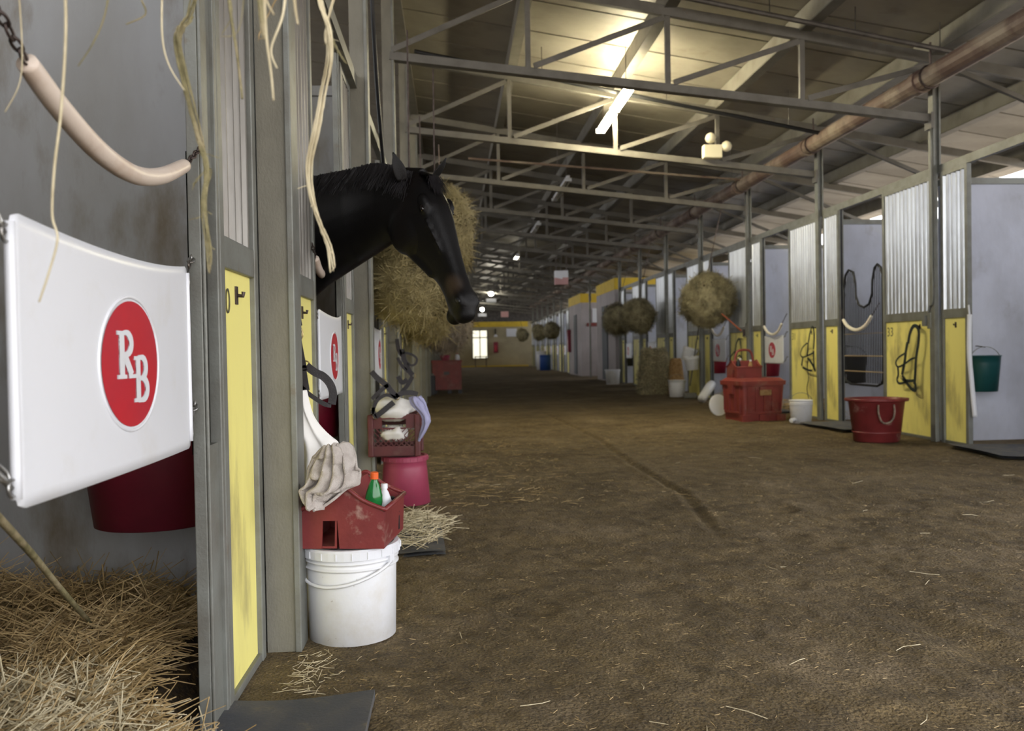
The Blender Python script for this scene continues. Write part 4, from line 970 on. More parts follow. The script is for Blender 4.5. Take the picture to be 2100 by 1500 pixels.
rg = [((805, 575), .022), ((945, 650), .02), ((735, 910), .024), ((912, 990), .022), ((690, 772), .012), ((752, 940), .014)]
halter('dark green halter hanging on the yellow panel numbered 33', F33, hs, rg, greenleather, (5.375, 9.9, 1.3), hook=(F33(925, 200), Vector(F33(925, 200))+Vector((.068, 0, 0))), grp='halters on the right stall row')
hs2 = [('crown_strap', [(1235, 400), (1255, 280), (1280, 200), (1300, 210), (1310, 330), (1303, 480)], .8), ('cheek_strap', [(1232, 400), (1228, 500), (1215, 570)], 1.), ('cheek_strap', [(1303, 500), (1305, 620), (1310, 740)], 1.),
       ('throat_latch', [(1220, 400), (1160, 460), (1135, 540), (1165, 580), (1240, 555), (1300, 525)], .6), ('noseband', [(1165, 580), (1150, 690)], 1.), ('chin_strap', [(1165, 712), (1230, 745), (1285, 755)], .8), ('strap', [(1225, 590), (1280, 660), (1325, 760)], 1.)]
kk = 220/1375
F2 = lambda u, v: on_x(1460+u*kk, 640+v*kk, 5.375)
t = halter('dark green halter with a dangling cord on the panel right of the red trunk', F2, hs2, [((1303, 510), .03), ((1165, 705), .024), ((1292, 750), .026), ((1235, 400), .014)], greenleather, (5.375, 12.8, 1.3), hook=(F2(1290, 205), Vector(F2(1290, 205))+Vector((.068, 0, 0))), grp='halters on the right stall row')
m = MB(); m.tube(smoothpts([F2(1230, 580), F2(1225, 720), F2(1240, 850), F2(1218, 980), F2(1240, 1110)], 5), .006, 6); m.build('cord', leather, t)
F3 = lambda u, v: on_x(1460+u*kk, 640+v*kk, 5.375)
hs3 = [('crown_strap', [(300, 480), (315, 400), (345, 345), (365, 380), (378, 500)], 1.), ('cheek_strap', [(300, 480), (290, 620)], 1.), ('cheek_strap', [(378, 500), (380, 600)], 1.), ('throat_latch', [(300, 500), (245, 570), (235, 630), (270, 660), (300, 600)], .6), ('noseband', [(325, 620), (350, 560), (385, 600)], .8)]
halter('dark green halter on the panel above the red caddy on the trunk', F3, hs3, [((297, 540), .03)], greenleather, (5.375, 16., 1.3), hook=(F3(345, 345), Vector(F3(345, 345))+Vector((.068, 0, 0))), grp='halters on the right stall row')
# near leather halter on panel beyond the nearest column (left)
X2 = 3.52
F4 = lambda u, v, dx=0: on_y(560+u/4.686, 580+v/4.686, X2+dx)
hs4 = [('crown_strap', [(165, 30), (185, 150), (205, 300), (225, 420)], 2.6), ('buckle_strap', [(208, 420), (225, 560), (250, 700), (280, 850)], 2.3), ('cheek_strap', [(262, 800), (285, 950), (300, 1040)], 2.4),
       ('noseband', [(320, 800), (400, 860), (480, 900), (545, 970), (575, 1060), (565, 1170)], 1.8), ('throat_latch', [(330, 1060), (400, 1110), (500, 1170), (560, 1180)], 1.0), ('chin_strap', [(180, 880), (240, 980), (330, 1060)], 1.2)]
t = halter('dark leather halter with brass buckle hanging behind the nearest column', F4, hs4, [((315, 790), .018), ((205, 760), .016)], leather, (-.6, 3.6, 1.3), wd=.018, hook=(F4(170, 60), Vector(F4(170, 60))+Vector((-.07, 0, 0))), nrm=(0, 1, 0))
m = MB(); m.tube(smoothpts([F4(180, 425), F4(215, 402), F4(262, 430), F4(285, 500), F4(270, 545)], 5), .003, 6); m.build('buckle', brass, t, smooth=True)
# tack piled on and beside the milk crate
F5 = lambda u, v, dx=0: on_y(560+u/4.686, 580+v/4.686, 6.0)
hs5 = [('strap', [(945, 855), (985, 900), (1030, 940), (1090, 985), (1150, 1060), (1200, 1110)], 1.6), ('strap', [(950, 1120), (1010, 1060), (1080, 1000), (1110, 990)], 1.1), ('strap', [(985, 1290), (1050, 1240), (1110, 1190), (1160, 1150)], 1.6),
       ('strap', [(950, 1260), (990, 1150), (1040, 1100), (1100, 1080), (1180, 1110)], 1.0), ('strap', [(1180, 1090), (1260, 1060), (1340, 1060), (1390, 1075)], 1.4), ('strap', [(960, 1200), (975, 1280), (990, 1300)], 1.0)]
halter('tangle of dark leather straps with buckles on top of the milk crate', F5, hs5, [((1060, 960), .03), ((1100, 1040), .022), ((985, 1285), .022), ((1190, 1105), .02)], leather, (-.5, 6.0, .75), wd=.024, nrm=(0, 1, 0))
F6 = lambda u, v, dx=0: on_y(560+u/4.686, 580+v/4.686, 8.9)
hs6 = [('crown_strap', [(1190, 540), (1205, 640), (1240, 700)], 1.6), ('cheek_strap', [(1235, 640), (1260, 740), (1310, 850), (1345, 890)], 2.0), ('throat_latch', [(1250, 670), (1330, 690), (1380, 730), (1370, 780), (1330, 795), (1290, 770)], .9),
       ('strap', [(1195, 720), (1240, 800), (1300, 860)], 1.2), ('strap', [(1340, 900), (1290, 990), (1230, 1060)], 1.6), ('strap', [(1200, 900), (1240, 960), (1290, 930)], 1.8)]
halter('dark halter hanging in a loop from the third left column', F6, hs6, [((1345, 895), .03), ((1240, 950), .03)], leather, (-.5, 8.9, 1.2), wd=.026, hook=(F6(1192, 560), (-.6, 9.23, F6(1192, 560)[2])), nrm=(0, 1, 0))

# electrical box with conduit on post 1, numbers
for k, la in ((0, 'grey outlet box with conduit on the right post nearest the frame edge'), (2, 'grey outlet box with conduit on the post behind the red trunk')):
    y = RB[k]; t = thing('outlet_box', la, 'outlet', (5.37, y+.12, 1.35))
    MB().box(5.35, 5.42, y+.02, y+.09, 1.27, 1.45).build('box', steel, t, bevel=.006)
    MB().box(5.33, 5.40, y+.10, y+.16, 1.30, 1.42).build('cover', chain_dk if k else steel, t)
    m = MB(); m.tube(smoothpts([(5.35, y+.06, 1.45), (5.35, y+.03, 1.52), (5.35, y-.035, 1.62), (5.345, y-.035, 2.2), (5.345, y-.035, 3.5)], 6), .011, 8); m.build('conduit_tube', steel, t, smooth=True)
def digits(txt, x, y, z, side, size, lab, parent=None):
    c = bpy.data.curves.new('stall_number', 'FONT'); c.body = txt; c.size = size; c.extrude = .0006; c.materials.append(digit_m); c.offset = -.002
    o = bpy.data.objects.new('stall_number', c); COL.objects.link(o)
    dg = bpy.context.evaluated_depsgraph_get(); me_ = bpy.data.meshes.new_from_object(o.evaluated_get(dg)); bpy.data.objects.remove(o); o = bpy.data.objects.new('stall_number', me_); COL.objects.link(o)
    o.rotation_euler = (PI/2, 0, PI/2 if side < 0 else -PI/2); o.location = (x, y, z); return tag(o, lab, 'number')
digits('33', 5.437, 10.38, 1.20, 1, .16, 'stencilled 33 on the yellow panel behind the red tub')
digits('31', 5.437, 13.40, 1.20, 1, .16, 'faint stencilled 31 on the yellow panel right of the red trunk')
digits('20', -.717, 2.70, 1.235, -1, .12, 'stencilled 20 on the nearest left yellow panel')

# ------------------------------------------------------------------ hay nets
def hayblob(nstr, seed, mat, core, R=.45, sq=(1, 1, 1.05), wd=.004, ln=(.1, .28), fuzz=.06):
    r_ = random.Random(seed); v = []; f = []
    def rad(d): return R*(1+.22*float(noise2(d.x*1.3+5, d.y*1.3+d.z*1.7+5, 1.4, seed))*2+.05*float(noise2(d.x*4+9, d.z*4+9+d.y, 1.5, seed+1))*2)
    for i in range(nstr):
        z = r_.uniform(-1, 1); a = r_.uniform(0, 2*PI); q = math.sqrt(1-z*z); d = Vector((q*math.cos(a), q*math.sin(a), z)); R0 = rad(d)*(1+r_.uniform(-.05, fuzz))
        p = Vector((d.x*R0*sq[0], d.y*R0*sq[1], d.z*R0*sq[2]))
        t_ = Vector((r_.gauss(0, 1), r_.gauss(0, 1), r_.gauss(0, 1)-.3)); t_ = (t_-d*t_.dot(d)*.75).normalized(); l = r_.uniform(*ln)/2
        s = t_.cross(d).normalized()*wd/2; b = -d*l*r_.uniform(0, .5)
        o = len(v)
        for c in (p-t_*l+b, p+d*.006, p+t_*l+b*r_.uniform(-.6, 1)): v += [c-s, c+s]
        f += [(o, o+1, o+3, o+2), (o+2, o+3, o+5, o+4)]
    m = MB(); m.v = [tuple(c) for c in v]; m.f = f
    mc = MB()
    def fn(u, w_):
        th, ph = 2*PI*u, PI*w_; d = Vector((math.cos(th)*math.sin(ph), math.sin(th)*math.sin(ph), math.cos(ph))); R0 = rad(d)*.95
        return d.x*R0*sq[0], d.y*R0*sq[1], d.z*R0*sq[2]
    mc.grid(fn, 36, 20)
    return m, mc
def haynet(lab, loc, top, mat, seed, n=3600, R=.45, sq=(1, 1, 1.05), grp='hay nets hanging along the aisle', **kw):
    t = thing('hay_net', lab, 'hay net', loc, grp)
    m, mc = hayblob(n, seed, mat, haycore, R, sq, **kw)
    mc.build('packed_hay', haycore, t, smooth=True, world=False); o = m.build('hay_strands', mat, t, world=False); o['kind'] = 'stuff'
    m = MB(); m.tube([(0, 0, R*sq[2]*.9), (top[0]-loc[0], top[1]-loc[1], top[2]-loc[2])], .008, 6); m.build('net_rope', chain_dk, t, world=False)
    return t
N1 = haynet('biggest round hay net hanging on the right side, before the guards', on_y(1450, 614, 15.9), (5.15, 15.9, 3.9), hay_m, 3, 8200, .47, (.98, .98, 1.02), wd=.008, fuzz=.12)
p = on_y(1450, 614, 16.6); m = MB(); m.tube([(.12, -.50, -.30), (.50, -.46, -.62)], .014, 6); m.build('orange_string', pm('orange_twine', '#b5654a', None, rough=.8, bump=0), N1, world=False)
N2 = haynet('right one of the twin hay nets in front of the block room, right side', on_y(1310, 649, 21.8), (5.15, 21.8, 3.9), hay_m, 5, 3600, .43, (1, 1, 1.), wd=.009, fuzz=.1)
N3 = haynet('left one of the twin hay nets in front of the block room, right side', on_y(1268, 655, 24.2), (5.15, 24.2, 3.9), hay_m, 8, 3600, .43, (1, 1, 1.0), wd=.009, fuzz=.1)
for i, (px, py, yy, ss) in enumerate([(1132, 678, 40.5, .9), (1107, 682, 46., .95), (1071, 687, 54.6, .9)]):
    c = on_y(px, py, yy); t = dup(N3, c, i*1.3, 'far small hay net beyond the block rooms, %s of three' % ORD[i], None, (ss,)*3)
    for ch in [q for q in bpy.data.objects if q.parent == t and q.name.startswith('net_rope')]:
        ch.scale = (1, 1, 1.12/ss)
haynet('golden hay net low beside the second left column, behind the horse', on_y(842, 575, 7.5), (-.35, 7.5, 3.9), hay_gold, 11, 11000, .33, (1, 1, 1.05), fuzz=.16, ln=(.1, .4))
haynet('golden hay net just behind the horse face', on_y(893, 475, 8.5), (-.15, 8.5, 3.9), hay_gold, 13, 9000, .34, (1, 1, 1.35), fuzz=.16, ln=(.1, .35))
haynet('golden hay net hanging lower behind the horse muzzle', on_y(868, 620, 10.2), (-.35, 10.2, 3.9), hay_gold, 14, 7000, .33, (.9, 1, 1.15), fuzz=.2, ln=(.15, .5))
haynet('greyish hay net above the red chest on the left', on_y(908, 662, 11.6), (-.15, 11.6, 3.9), hay_grey, 16, 6000, .36, (.9, 1, .95), fuzz=.2, ln=(.15, .45))

# near hanging hay wisps from a net whose bottom stays above the frame
t = thing('hay_net', 'hay wisps hanging down into the top left of the picture', 'hay net', (-.30, 1.35, 2.18))
m, mc = hayblob(2600, 31, hay_m, haycore, .24, (1, 1, .9), .003, (.06, .2), .1)
mc.build('packed_hay', haycore, t, smooth=True, world=False); o = m.build('hay_strands', hay_m, t, world=False); o['kind'] = 'stuff'
m = MB(); m.tube([(0, 0, .2), (.02, .02, 3.2)], .006, 6); m.build('net_rope', chain_dk, t, world=False)
def twist(pts, Y_, r0, r1, nm, mat, fib=4, seed=0):
    rr = random.Random(seed); P = smoothpts([on_y(px, py, Y_) for px, py in pts], 8); m = MB(); n = len(P); fib = fib*3
    for k in range(fib):
        ph = rr.uniform(0, 2*PI); Q = []; a0 = rr.uniform(0, .25) if k > 2 else 0; a1 = rr.uniform(.55, 1.0) if k > 2 else 1; ro = rr.uniform(.15, 1); tw = rr.uniform(3, 9)
        for i, p in enumerate(P):
            q = i/(n-1)
            if q < a0 or q > a1: continue
            r = (r0+(r1-r0)*q)*ro; a = ph+q*tw; Q.append(p+Vector((math.cos(a)*r*1.1, math.sin(a)*r, rr.gauss(0, .0012))))
        if len(Q) < 3: continue
        rf = (r0+r1)*.5*rr.uniform(.16, .34)
        if a1 < 1: Q.append(Q[-1]+Vector((rr.gauss(0, .008), rr.gauss(0, .006), -.008)))
        m.tube(Q, [rf*(1-.5*(i > len(Q)-3)) for i in range(len(Q))], 5)
    o = m.build(nm, mat, t, smooth=True); return o
twist([(425, -140), (395, 20), (368, 60), (366, 100), (385, 190), (412, 290), (424, 345), (418, 420), (428, 510), (430, 560)], 1.45, .0075, .003, 'hay_twist', strand_m, 5, 1)
twist([(420, -60), (385, 30), (362, 60)], 1.45, .004, .0015, 'hay_wisp', strand_m, 3, 2)
twist([(424, 345), (400, 375), (397, 384)], 1.45, .002, .001, 'hay_wisp', strand_m, 2, 3)
twist([(424, 345), (434, 352), (425, 385)], 1.45, .002, .001, 'hay_wisp', strand_m, 2, 4)
twist([(640, -150), (655, 0), (672, 60), (675, 120), (662, 190), (650, 260), (634, 340), (640, 400), (658, 460), (676, 510), (682, 558)], 1.5, .006, .0045, 'hay_twist', pale_straw, 3, 5)
twist([(700, -60), (672, 40), (668, 90)], 1.5, .003, .002, 'hay_wisp', pale_straw, 2, 6)
twist([(672, 60), (690, 100), (712, 130)], 1.5, .003, .0012, 'hay_wisp', strand_m, 2, 7)
twist([(628, -120), (536, 60), (543, 78)], 1.5, .0015, .001, 'hay_wisp', straw_m, 2, 8)
for i, (pts, r) in enumerate([([(130, -80), (135, 60), (125, 230), (112, 340), (107, 440), (118, 490), (100, 560), (80, 620)], .0022), ([(230, -60), (215, 30), (190, 90), (160, 136)], .0014), ([(335, -80), (332, 60), (345, 130), (378, 185)], .0016),
                              ([(465, -60), (472, 20), (486, 110), (497, 203)], .0030), ([(540, -60), (546, 70), (556, 150), (561, 206)], .0022), ([(530, -40), (540, 60), (545, 80)], .0055), ([(590, -60), (580, 30), (556, 100), (568, 140)], .0024), ([(450, -80), (476, 20), (455, 70)], .0010),
                              ([(540, -20), (548, 5), (562, 30)], .002), ([(505, -60), (490, 60), (452, 75)], .0008), ([(35, -60), (45, 90), (40, 170), (10, 230)], .0012), ([(290, 0), (298, 30), (258, 50)], .0016), ([(600, -40), (606, 20), (611, 50)], .0025)]):
    m = MB(); P = smoothpts([on_y(a, b, 1.25+.05*(i % 4)) for a, b in pts], 6); m.tube(P, [r*(1-.4*j/len(P)) for j in range(len(P))], 6); m.build('hay_stalk', pale_straw if i % 2 == 0 else strand_m, t, smooth=True)

# black strap tube hanging between the second and third left columns
m = MB(); P = [on_x(762, -20, -.62), on_x(766, 60, -.62), on_x(775, 200, -.62), on_x(788, 360, -.62)]; m.tube(smoothpts(P), .018, 8); tag(m.build('rubber_tie', black, smooth=True, loc=P[0]), 'long black rubber strap hanging beside the second left column', 'strap')

# bales and others on the right
def bale(lab, c, sx, sy, sz, mat, seed, rot=0, nm='hay_bale', n=2200):
    t = thing(nm, lab, 'hay bale' if nm == 'hay_bale' else 'sack', c); t.rotation_euler = (0, 0, rot); r_ = random.Random(seed)
    m = MB(); 
    def fn(u, v):
        th = 2*PI*u; q = min(1, v*1.12); k = (1-.28*q**2)*(1 if v < .93 else (1-v)/.07*.9+.0)
        cx_, cy_ = math.cos(th), math.sin(th); pw = .55
        return math.copysign(abs(cx_)**pw, cx_)*sx/2*k*(1+.08*float(noise2(u*5, v*5, 2, seed))), math.copysign(abs(cy_)**pw, cy_)*sy/2*k, min(v/.93, 1)*sz
    m.grid(fn, 36, 16); m.build('body', haycore if nm == 'hay_bale' else grain, t, smooth=True, world=False)
    if nm == 'hay_bale':
        v = []; f = []
        for i in range(n):
            p = Vector(fn(r_.random(), r_.random()*.95)); l = r_.uniform(.05, .16); d = Vector((r_.gauss(0, 1), r_.gauss(0, 1), r_.gauss(0, .8))).normalized()*l/2; s = Vector((0, 0, .004)) if abs(d.z) < l*.3 else Vector((.004, 0, 0)); o = len(v)
            v += [p-d-s, p-d+s, p+d+s, p+d-s]; f.append((o, o+1, o+2, o+3))
        m = MB(); m.v = [tuple(q) for q in v]; m.f = f; o = m.build('hay_strands', mat, t, world=False); o['kind'] = 'stuff'
    return t
bale('tall dark hay bale stack standing at the right stall row', (4.82, 20.3, 0), .76, .7, 1.1, hay_m, 3)
bale('tan feed sack standing between the hay bale and the white bucket', (5.25, 19.9, 0), .36, .34, .86, grain, 5, nm='feed_sack')
# hanging white buckets on the right (tilted)
for i, (px, py, yy, tl) in enumerate([(1408, 730, 18.6, .35), (1420, 748, 18.3, -.1)]):
    c = on_y(px, py, yy); t = bucket(['upper tilted white bucket hanging beside the yellow panel, right row', 'lower white bucket hanging beside the yellow panel, right row'][i], rt=.17, rb=.13, h=.30, loc=(c[0], c[1], c[2]-.12), handle=None); t.rotation_euler = (0, tl, 0)
    m = MB(); m.tube([(.1, 0, .3), (.36-.1*i, .05, .46)], .006, 5); m.build('hook', chain_dk, t, world=False)
t = thing('broom', 'long handled broom leaning on the right stall row beside the buckets', 'broom', (5.1, 18.0, 0))
a, b = Vector(on_x(1415, 792, 5.12)), Vector(on_x(1436, 650, 5.30)); m = MB(); m.tube([a, b], .013, 8); m.build('broomstick', steel_dk, t)
m = MB(); m.box(a.x-.14, a.x+.14, a.y-.05, a.y+.05, .0, .12); m.build('brush_head', steel, t, bevel=.02)
m = MB(); m.tube([(4.88, 16.55, .09), (5.16, 16.95, .30), (5.24, 17.05, .36)], [.09, .10, .08], 14); tag(m.build('white_roll', white_pl, smooth=True, loc=(4.9, 16.6, 0)), 'white rolled paper sack lying against the yellow panel, right row', 'roll')
m = MB(); m.lathe([(.02, -.02), (.17, -.015), (.17, .015), (.02, .02)], 24); o = m.build('bucket_cover', white_pl, loc=(0, 0, 0)); o.rotation_euler = (PI/2-.12, 0, .35); o.location = (4.17, 13.25, .185); tag(o, 'white round bucket lid standing behind the left end of the red trunk', 'lid')
# red chest on the left
t = thing('tack_chest', 'dull red wooden chest on short feet on the left side, down the aisle', 'chest', (-.18, 22.8, 0))
MB().box(-.57, .20, 22.5, 23.2, .10, .86).build('chest_body', red_dirty, t, bevel=.01); MB().box(-.59, .22, 22.48, 23.22, .82, .88).build('chest_lid', red_dirty, t, bevel=.01)
for x_ in (-.5, -.12, .16): MB().box(x_-.05, x_+.05, 22.55, 23.15, 0, .10).build('foot', black, t)
MB().box(-.26, -.12, 22.47, 22.5, .50, .58).build('clasp', steel_dk, t)
bottle('white jar standing on the right end of the red chest', (.10, 22.8, .88), .18, .06, white_pl, red_oval)
MB_ = MB(); MB_.lathe([(.10, 0), (.14, .12), (.145, .14)], 16, (-.22, 22.8, .88)); tag(MB_.build('small_pail', pink_bk, loc=(-.22, 22.8, .88)), 'small pinkish pail on top of the red chest', 'pail')
t = thing('speaker_box', 'small black box on the floor left of the red chest', 'box', (-.62, 22.2, 0)); MB().box(-.66, -.48, 21.9, 22.2, 0, .50).build('cabinet', black, t, bevel=.02); MB().box(-.62, -.52, 22.0, 22.1, .50, .55).build('knob', steel, t)

# ------------------------------------------------------------------ horse
def remeshed(m, vox, name, mat, smooth_it=6):
    me = bpy.data.meshes.new('tmp'); me.from_pydata(m.v, [], m.f); o = bpy.data.objects.new('tmp', me); COL.objects.link(o)
    md = o.modifiers.new('r', 'REMESH'); md.mode = 'VOXEL'; md.voxel_size = vox; md.use_smooth_shade = True
    s = o.modifiers.new('s', 'SMOOTH'); s.factor = .5; s.iterations = smooth_it
    dg = bpy.context.evaluated_depsgraph_get(); me2 = bpy.data.meshes.new_from_object(o.evaluated_get(dg)); bpy.data.objects.remove(o); bpy.data.meshes.remove(me)
    me2.materials.clear(); me2.materials.append(mat); me2.name = name; return me2
ang = math.radians(45); pit = math.radians(24)
Fh = Vector((math.cos(ang), -math.sin(ang), 0)); Wv = Vector((-math.sin(ang), -math.cos(ang), 0))
A = Vector((0, 0, -math.cos(pit)))+Fh*math.sin(pit); D = Fh*math.cos(pit)+Vector((0, 0, math.sin(pit)))
O = Vector(on_y(872, 362, 4.22))-D*.02
HL = .752
def HP(a, d, w_): return O+A*(a*HL)+D*d+Wv*w_
# t, top, bottom, halfwidth(upper), halfwidth(lower)
sec = [(-.04, .00, -.12, .045, .05), (0, .03, -.17, .075, .075), (.08, .052, -.225, .092, .085), (.17, .070, -.275, .103, .085), (.25, .078, -.292, .110, .080), (.33, .076, -.284, .104, .073), (.42, .070, -.235, .090, .062), (.52, .062, -.185, .074, .050),
       (.62, .055, -.140, .063, .042), (.72, .050, -.112, .058, .040), (.80, .050, -.100, .060, .043), (.88, .050, -.098, .066, .048), (.94, .040, -.092, .064, .050), (.99, .018, -.078, .052, .044), (1.02, -.008, -.055, .03, .028)]
hm = MB(); rr = []
for (a, tp_, bt, wu, wl) in sec:
    r = []; c = (tp_+bt)/2; hh = (tp_-bt)/2
    for k in range(28):
        th = 2*PI*k/28; sn, cs = math.sin(th), math.cos(th); f = (sn+1)/2; ww = wl+(wu-wl)*f
        r.append(HP(a, c+hh*math.copysign(abs(sn)**.85, sn), ww*math.copysign(abs(cs)**.8, cs)))
    rr.append(r)
hm.rings(rr)
def ell(m, c, ax, n=14):
    base = [Vector(a) for a in ax]; rr = []
    for j in range(1, n):
        ph = PI*j/n; rr.append([c+base[0]*math.sin(ph)*math.cos(q)+base[1]*math.sin(ph)*math.sin(q)+base[2]*math.cos(ph) for q in np.linspace(0, 2*PI, 2*n+1)[:-1]])
    m.rings(rr)
for s in (-1, 1):
    ell(hm, HP(.27, -.155, .060*s), (A*.13, D*.118, Wv*.048))       # jowl
    ell(hm, HP(.215, .030, .088*s), (A*.045, D*.028, Wv*.018))       # brow
    ell(hm, HP(.255, .018, .092*s), (A*.028, D*.020, Wv*.015))      # eye lid mass
    hm.tube([HP(.33, .01, .092*s), HP(.45, .012, .079*s), HP(.56, .010, .064*s)], [.007, .007, .004], 8)  # facial crest
    ell(hm, HP(.89, .010, .046*s), (A*.050, D*.034, Wv*.022))       # nostril wing
    hm.tube([HP(.36, -.215, .055*s), HP(.5, -.165, .045*s), HP(.65, -.115, .035*s)], [.02, .018, .014], 8)
ell(hm, HP(.985, -.028, 0), (A*.032, D*.05, Wv*.052)); ell(hm, HP(.945, -.100, 0), (A*.042, D*.030, Wv*.042))  # lips, chin
# neck: rings from poll to withers
nk = [(HP(.10, -.09, 0), .17, .085, Vector((-.2, .35, .55))), (Vector((-.33, 4.40, 1.85)), .205, .088, None), (Vector((-.50, 4.58, 1.82)), .245, .10, None), (Vector((-.75, 4.76, 1.76)), .30, .12, None), (Vector((-1.0, 4.88, 1.66)), .36, .15, None),
      (Vector((-1.3, 4.97, 1.50)), .42, .20, None), (Vector((-1.6, 5.0, 1.36)), .44, .25, None)]
body = [(Vector((-1.95, 5.02, 1.30)), .40, .30), (Vector((-2.3, 5.03, 1.28)), .38, .31), (Vector((-2.7, 5.03, 1.30)), .36, .31), (Vector((-3.0, 5.03, 1.34)), .33, .29), (Vector((-3.25, 5.03, 1.34)), .25, .22), (Vector((-3.36, 5.03, 1.32)), .12, .12)]
spine = [(n[0], n[1], n[2]) for n in nk]+body; rr = []
for i, (c, hh, hw_) in enumerate(spine):
    tdir = (spine[min(i+1, len(spine)-1)][0]-spine[max(i-1, 0)][0]).normalized(); s = tdir.cross(Vector((0, 0, 1))).normalized(); u = s.cross(tdir)
    if i == 0: u = Vector((0, 0, 1))*.8-tdir*.3; u.normalize()
    rr.append([c+s*hw_*math.cos(q)*(1-.18*max(0, math.sin(q)))+u*hh*math.sin(q) for q in np.linspace(0, 2*PI, 29)[:-1]])
hm.rings(rr)
for (x_, y_, front_) in ((-1.55, 4.85, 1), (-1.62, 5.17, 1), (-3.0, 4.86, 0), (-3.08, 5.2, 0)):
    if front_: P = [(x_, y_, 1.25), (x_+.03, y_, .85), (x_+.02, y_, .52), (x_, y_, .30), (x_, y_, .12), (x_+.05, y_, .03)]; R_ = [.15, .085, .055, .038, .045, .06]
    else: P = [(x_, y_, 1.2), (x_+.10, y_, .90), (x_-.12, y_, .58), (x_-.08, y_, .32), (x_-.07, y_, .12), (x_-.02, y_, .03)]; R_ = [.2, .12, .06, .042, .046, .06]
    hm.tube(smoothpts(P, 4), np.interp(np.linspace(0, 5, 21), range(6), R_), 12)
def tan_patch(mt, pt, rad, col, off):
    nt = mt.node_tree; N = nt.nodes; b = N['Principled BSDF']; src = b.inputs['Base Color'].links[0].from_socket
    tc = [n for n in N if n.type == 'TEX_COORD'][0]
    vd = N.new('ShaderNodeVectorMath'); vd.operation = 'DISTANCE'; nt.links.new(tc.outputs['Object'], vd.inputs[0]); vd.inputs[1].default_value = pt
    mr = N.new('ShaderNodeMapRange'); mr.inputs[1].default_value = rad; mr.inputs[2].default_value = rad*.25; mr.inputs[3].default_value = 0; mr.inputs[4].default_value = .9; mr.interpolation_type = 'SMOOTHSTEP'
    nt.links.new(vd.outputs['Value'], mr.inputs[0])
    mx = N.new('ShaderNodeMix'); mx.data_type = 'RGBA'; nt.links.new(mr.outputs[0], mx.inputs[0]); nt.links.new(src, mx.inputs[6]); mx.inputs[7].default_value = (*lin(col), 1); nt.links.new(mx.outputs[2], b.inputs['Base Color'])
tan_patch(horse_m, HP(.79, .0, .06), .075, '#3b3026', 0)
me = remeshed(hm, .0085, 'horse', horse_m, 8)
# ears joined into the same skin
def ear(base, tip, wv, fv, W_, n=12):
    rr = []; base, tip = Vector(base), Vector(tip)
    for i in range(n+1):
        q = i/n; c = base.lerp(tip, q)+fv*math.sin(q*PI)*.006; ww = W_*(math.sin(min(1, (q*.9+.22))*PI*.93)**.8)*(1-.15*q) if q < 1 else .002
        ww = max(ww, .002); r = []
        for k in range(14):
            th = 2*PI*k/14; sn, cs = math.sin(th), math.cos(th); dep = ww*.42; cup = -.55*dep*(1-abs(cs)) if sn > 0 else 0
            r.append(c+wv*ww*cs+fv*(dep*sn*(.35 if sn > 0 else 1)+cup))
        rr.append(r)
    return rr
em = MB()
b1_, t1 = Vector(on_y(826, 372, 4.20)), Vector(on_y(806, 312, 4.16))
b2_, t2_ = Vector(on_y(890, 366, 4.30)), Vector(on_y(915, 323, 4.30))
ef = Vector((.35, -.93, .05)).normalized()
em.rings(ear(b1_, t1, Vector((.93, .35, .2)).normalized(), ef, .036))
ef2 = Vector((.93, -.35, .1)).normalized(); em.rings(ear(b2_, t2_, Vector((.55, .83, .1)).normalized(), ef2, .034))
import bmesh
bm = bmesh.new(); bm.from_mesh(me); me_e = bpy.data.meshes.new('e'); me_e.from_pydata(em.v, [], em.f); bm.from_mesh(me_e)
for f in bm.faces: f.smooth = True
bm.to_mesh(me); bm.free()
horse = thing('horse', 'black horse leaning its head and neck out of the second left stall', 'horse', (-1.9, 5.0, 0))
ho = bpy.data.objects.new('body', me); COL.objects.link(ho); ho.parent = horse; ho.location = (1.9, -5.0, 0)
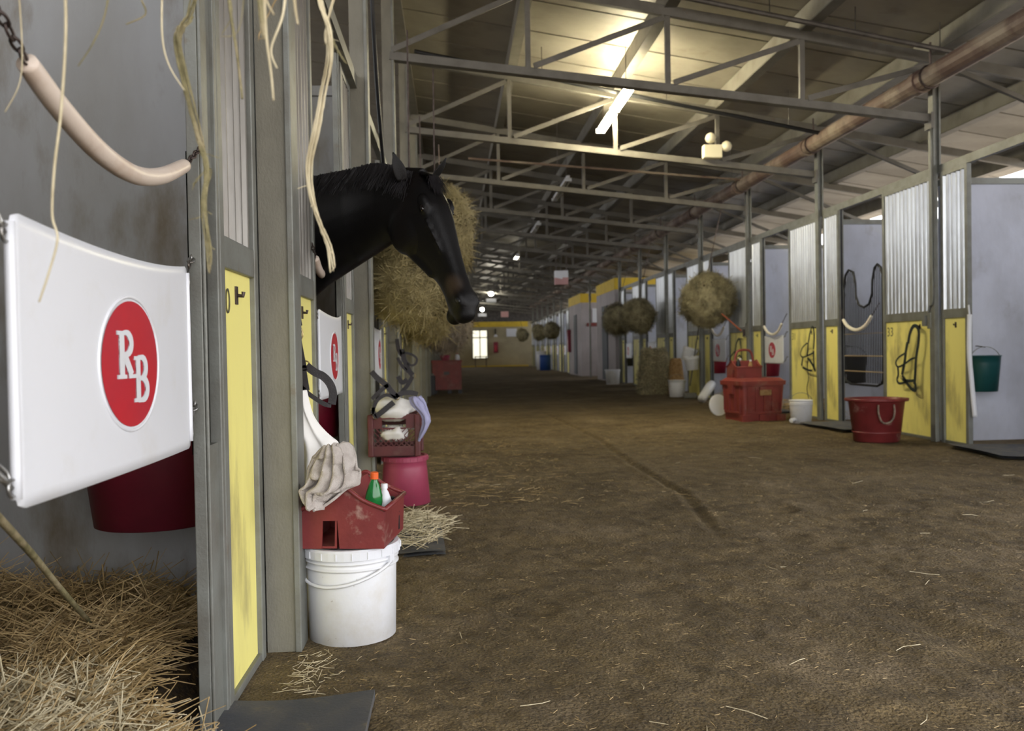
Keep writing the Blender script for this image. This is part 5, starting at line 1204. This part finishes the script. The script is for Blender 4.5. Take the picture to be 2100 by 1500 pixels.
for s in (-1, 1):
    m = MB(); c = HP(.255, .020, .101*s); m.rings([[c+A*.018*math.sin(ph)*math.cos(q)+D*.012*math.sin(ph)*math.sin(q)+Wv*.009*s*math.cos(ph) for q in np.linspace(0, 2*PI, 17)[:-1]] for ph in np.linspace(.05, PI-.05, 9)]); m.build('eye', eye_m, horse, smooth=True)
    m = MB(); c = HP(.905, .016, .0665*s); m.rings([[c+(A*.8+D*.3)*.020*math.sin(ph)*math.cos(q)+D*.012*math.sin(ph)*math.sin(q)+Wv*.006*s*math.cos(ph) for q in np.linspace(0, 2*PI, 17)[:-1]] for ph in np.linspace(.05, PI-.05, 7)]); m.build('nostril', black, horse, smooth=True)
# tan patch above nostril : thin skin-following patch
m = MB(); c = HP(.80, .012, .0605); m.rings([[c+A*.045*math.sin(ph)*math.cos(q)+D*.026*math.sin(ph)*math.sin(q)+Wv*.004*math.cos(ph) for q in np.linspace(0, 2*PI, 21)[:-1]] for ph in np.linspace(.05, PI-.05, 9)]); 
# mane and forelock
r_ = random.Random(5); m = MB()
crest = [HP(-.02, -.05, 0)+Vector((0, 0, .03))]+[Vector(n[0])+Vector((0, 0, n[1]*.98)) for n in nk[1:6]]
crest = smoothpts(crest, 12)
v = []; f = []
for i in range(1500):
    k = r_.random()*(len(crest)-2); a = crest[int(k)].lerp(crest[int(k)+1], k-int(k)); side = Vector((-.55, -.83, 0))
    a = a+Vector((r_.gauss(0, .01), r_.gauss(0, .012), -.004)); L_ = r_.uniform(.06, .17)
    d = (side*.55+Vector((r_.gauss(0, .15), r_.gauss(0, .1), -.9))).normalized(); s = Vector((.002, .0005, 0)); o = len(v)
    p1_ = a+side*.045+Vector((0, 0, .010)); p2_ = p1_+d*L_
    v += [a-s, a+s, p1_-s, p1_+s, p2_-s*.3, p2_+s*.3]; f += [(o, o+1, o+3, o+2), (o+2, o+3, o+5, o+4)]
m.v = [tuple(q) for q in v]; m.f = f; o = m.build('mane', mane_m, horse); o['kind'] = 'stuff'
v = []; f = []
for i in range(260):
    a = HP(-.02+r_.uniform(-.02, .03), .02, r_.gauss(0, .02)); b = HP(.14+r_.uniform(-.05, .06), .082, r_.gauss(0, .03)); mid = (a+b)/2+D*.025; s = Wv*.002; o = len(v)
    v += [a-s, a+s, mid-s, mid+s, b-s*.3, b+s*.3]; f += [(o, o+1, o+3, o+2), (o+2, o+3, o+5, o+4)]
m = MB(); m.v = [tuple(q) for q in v]; m.f = f; o = m.build('forelock', mane_m, horse); o['kind'] = 'stuff'
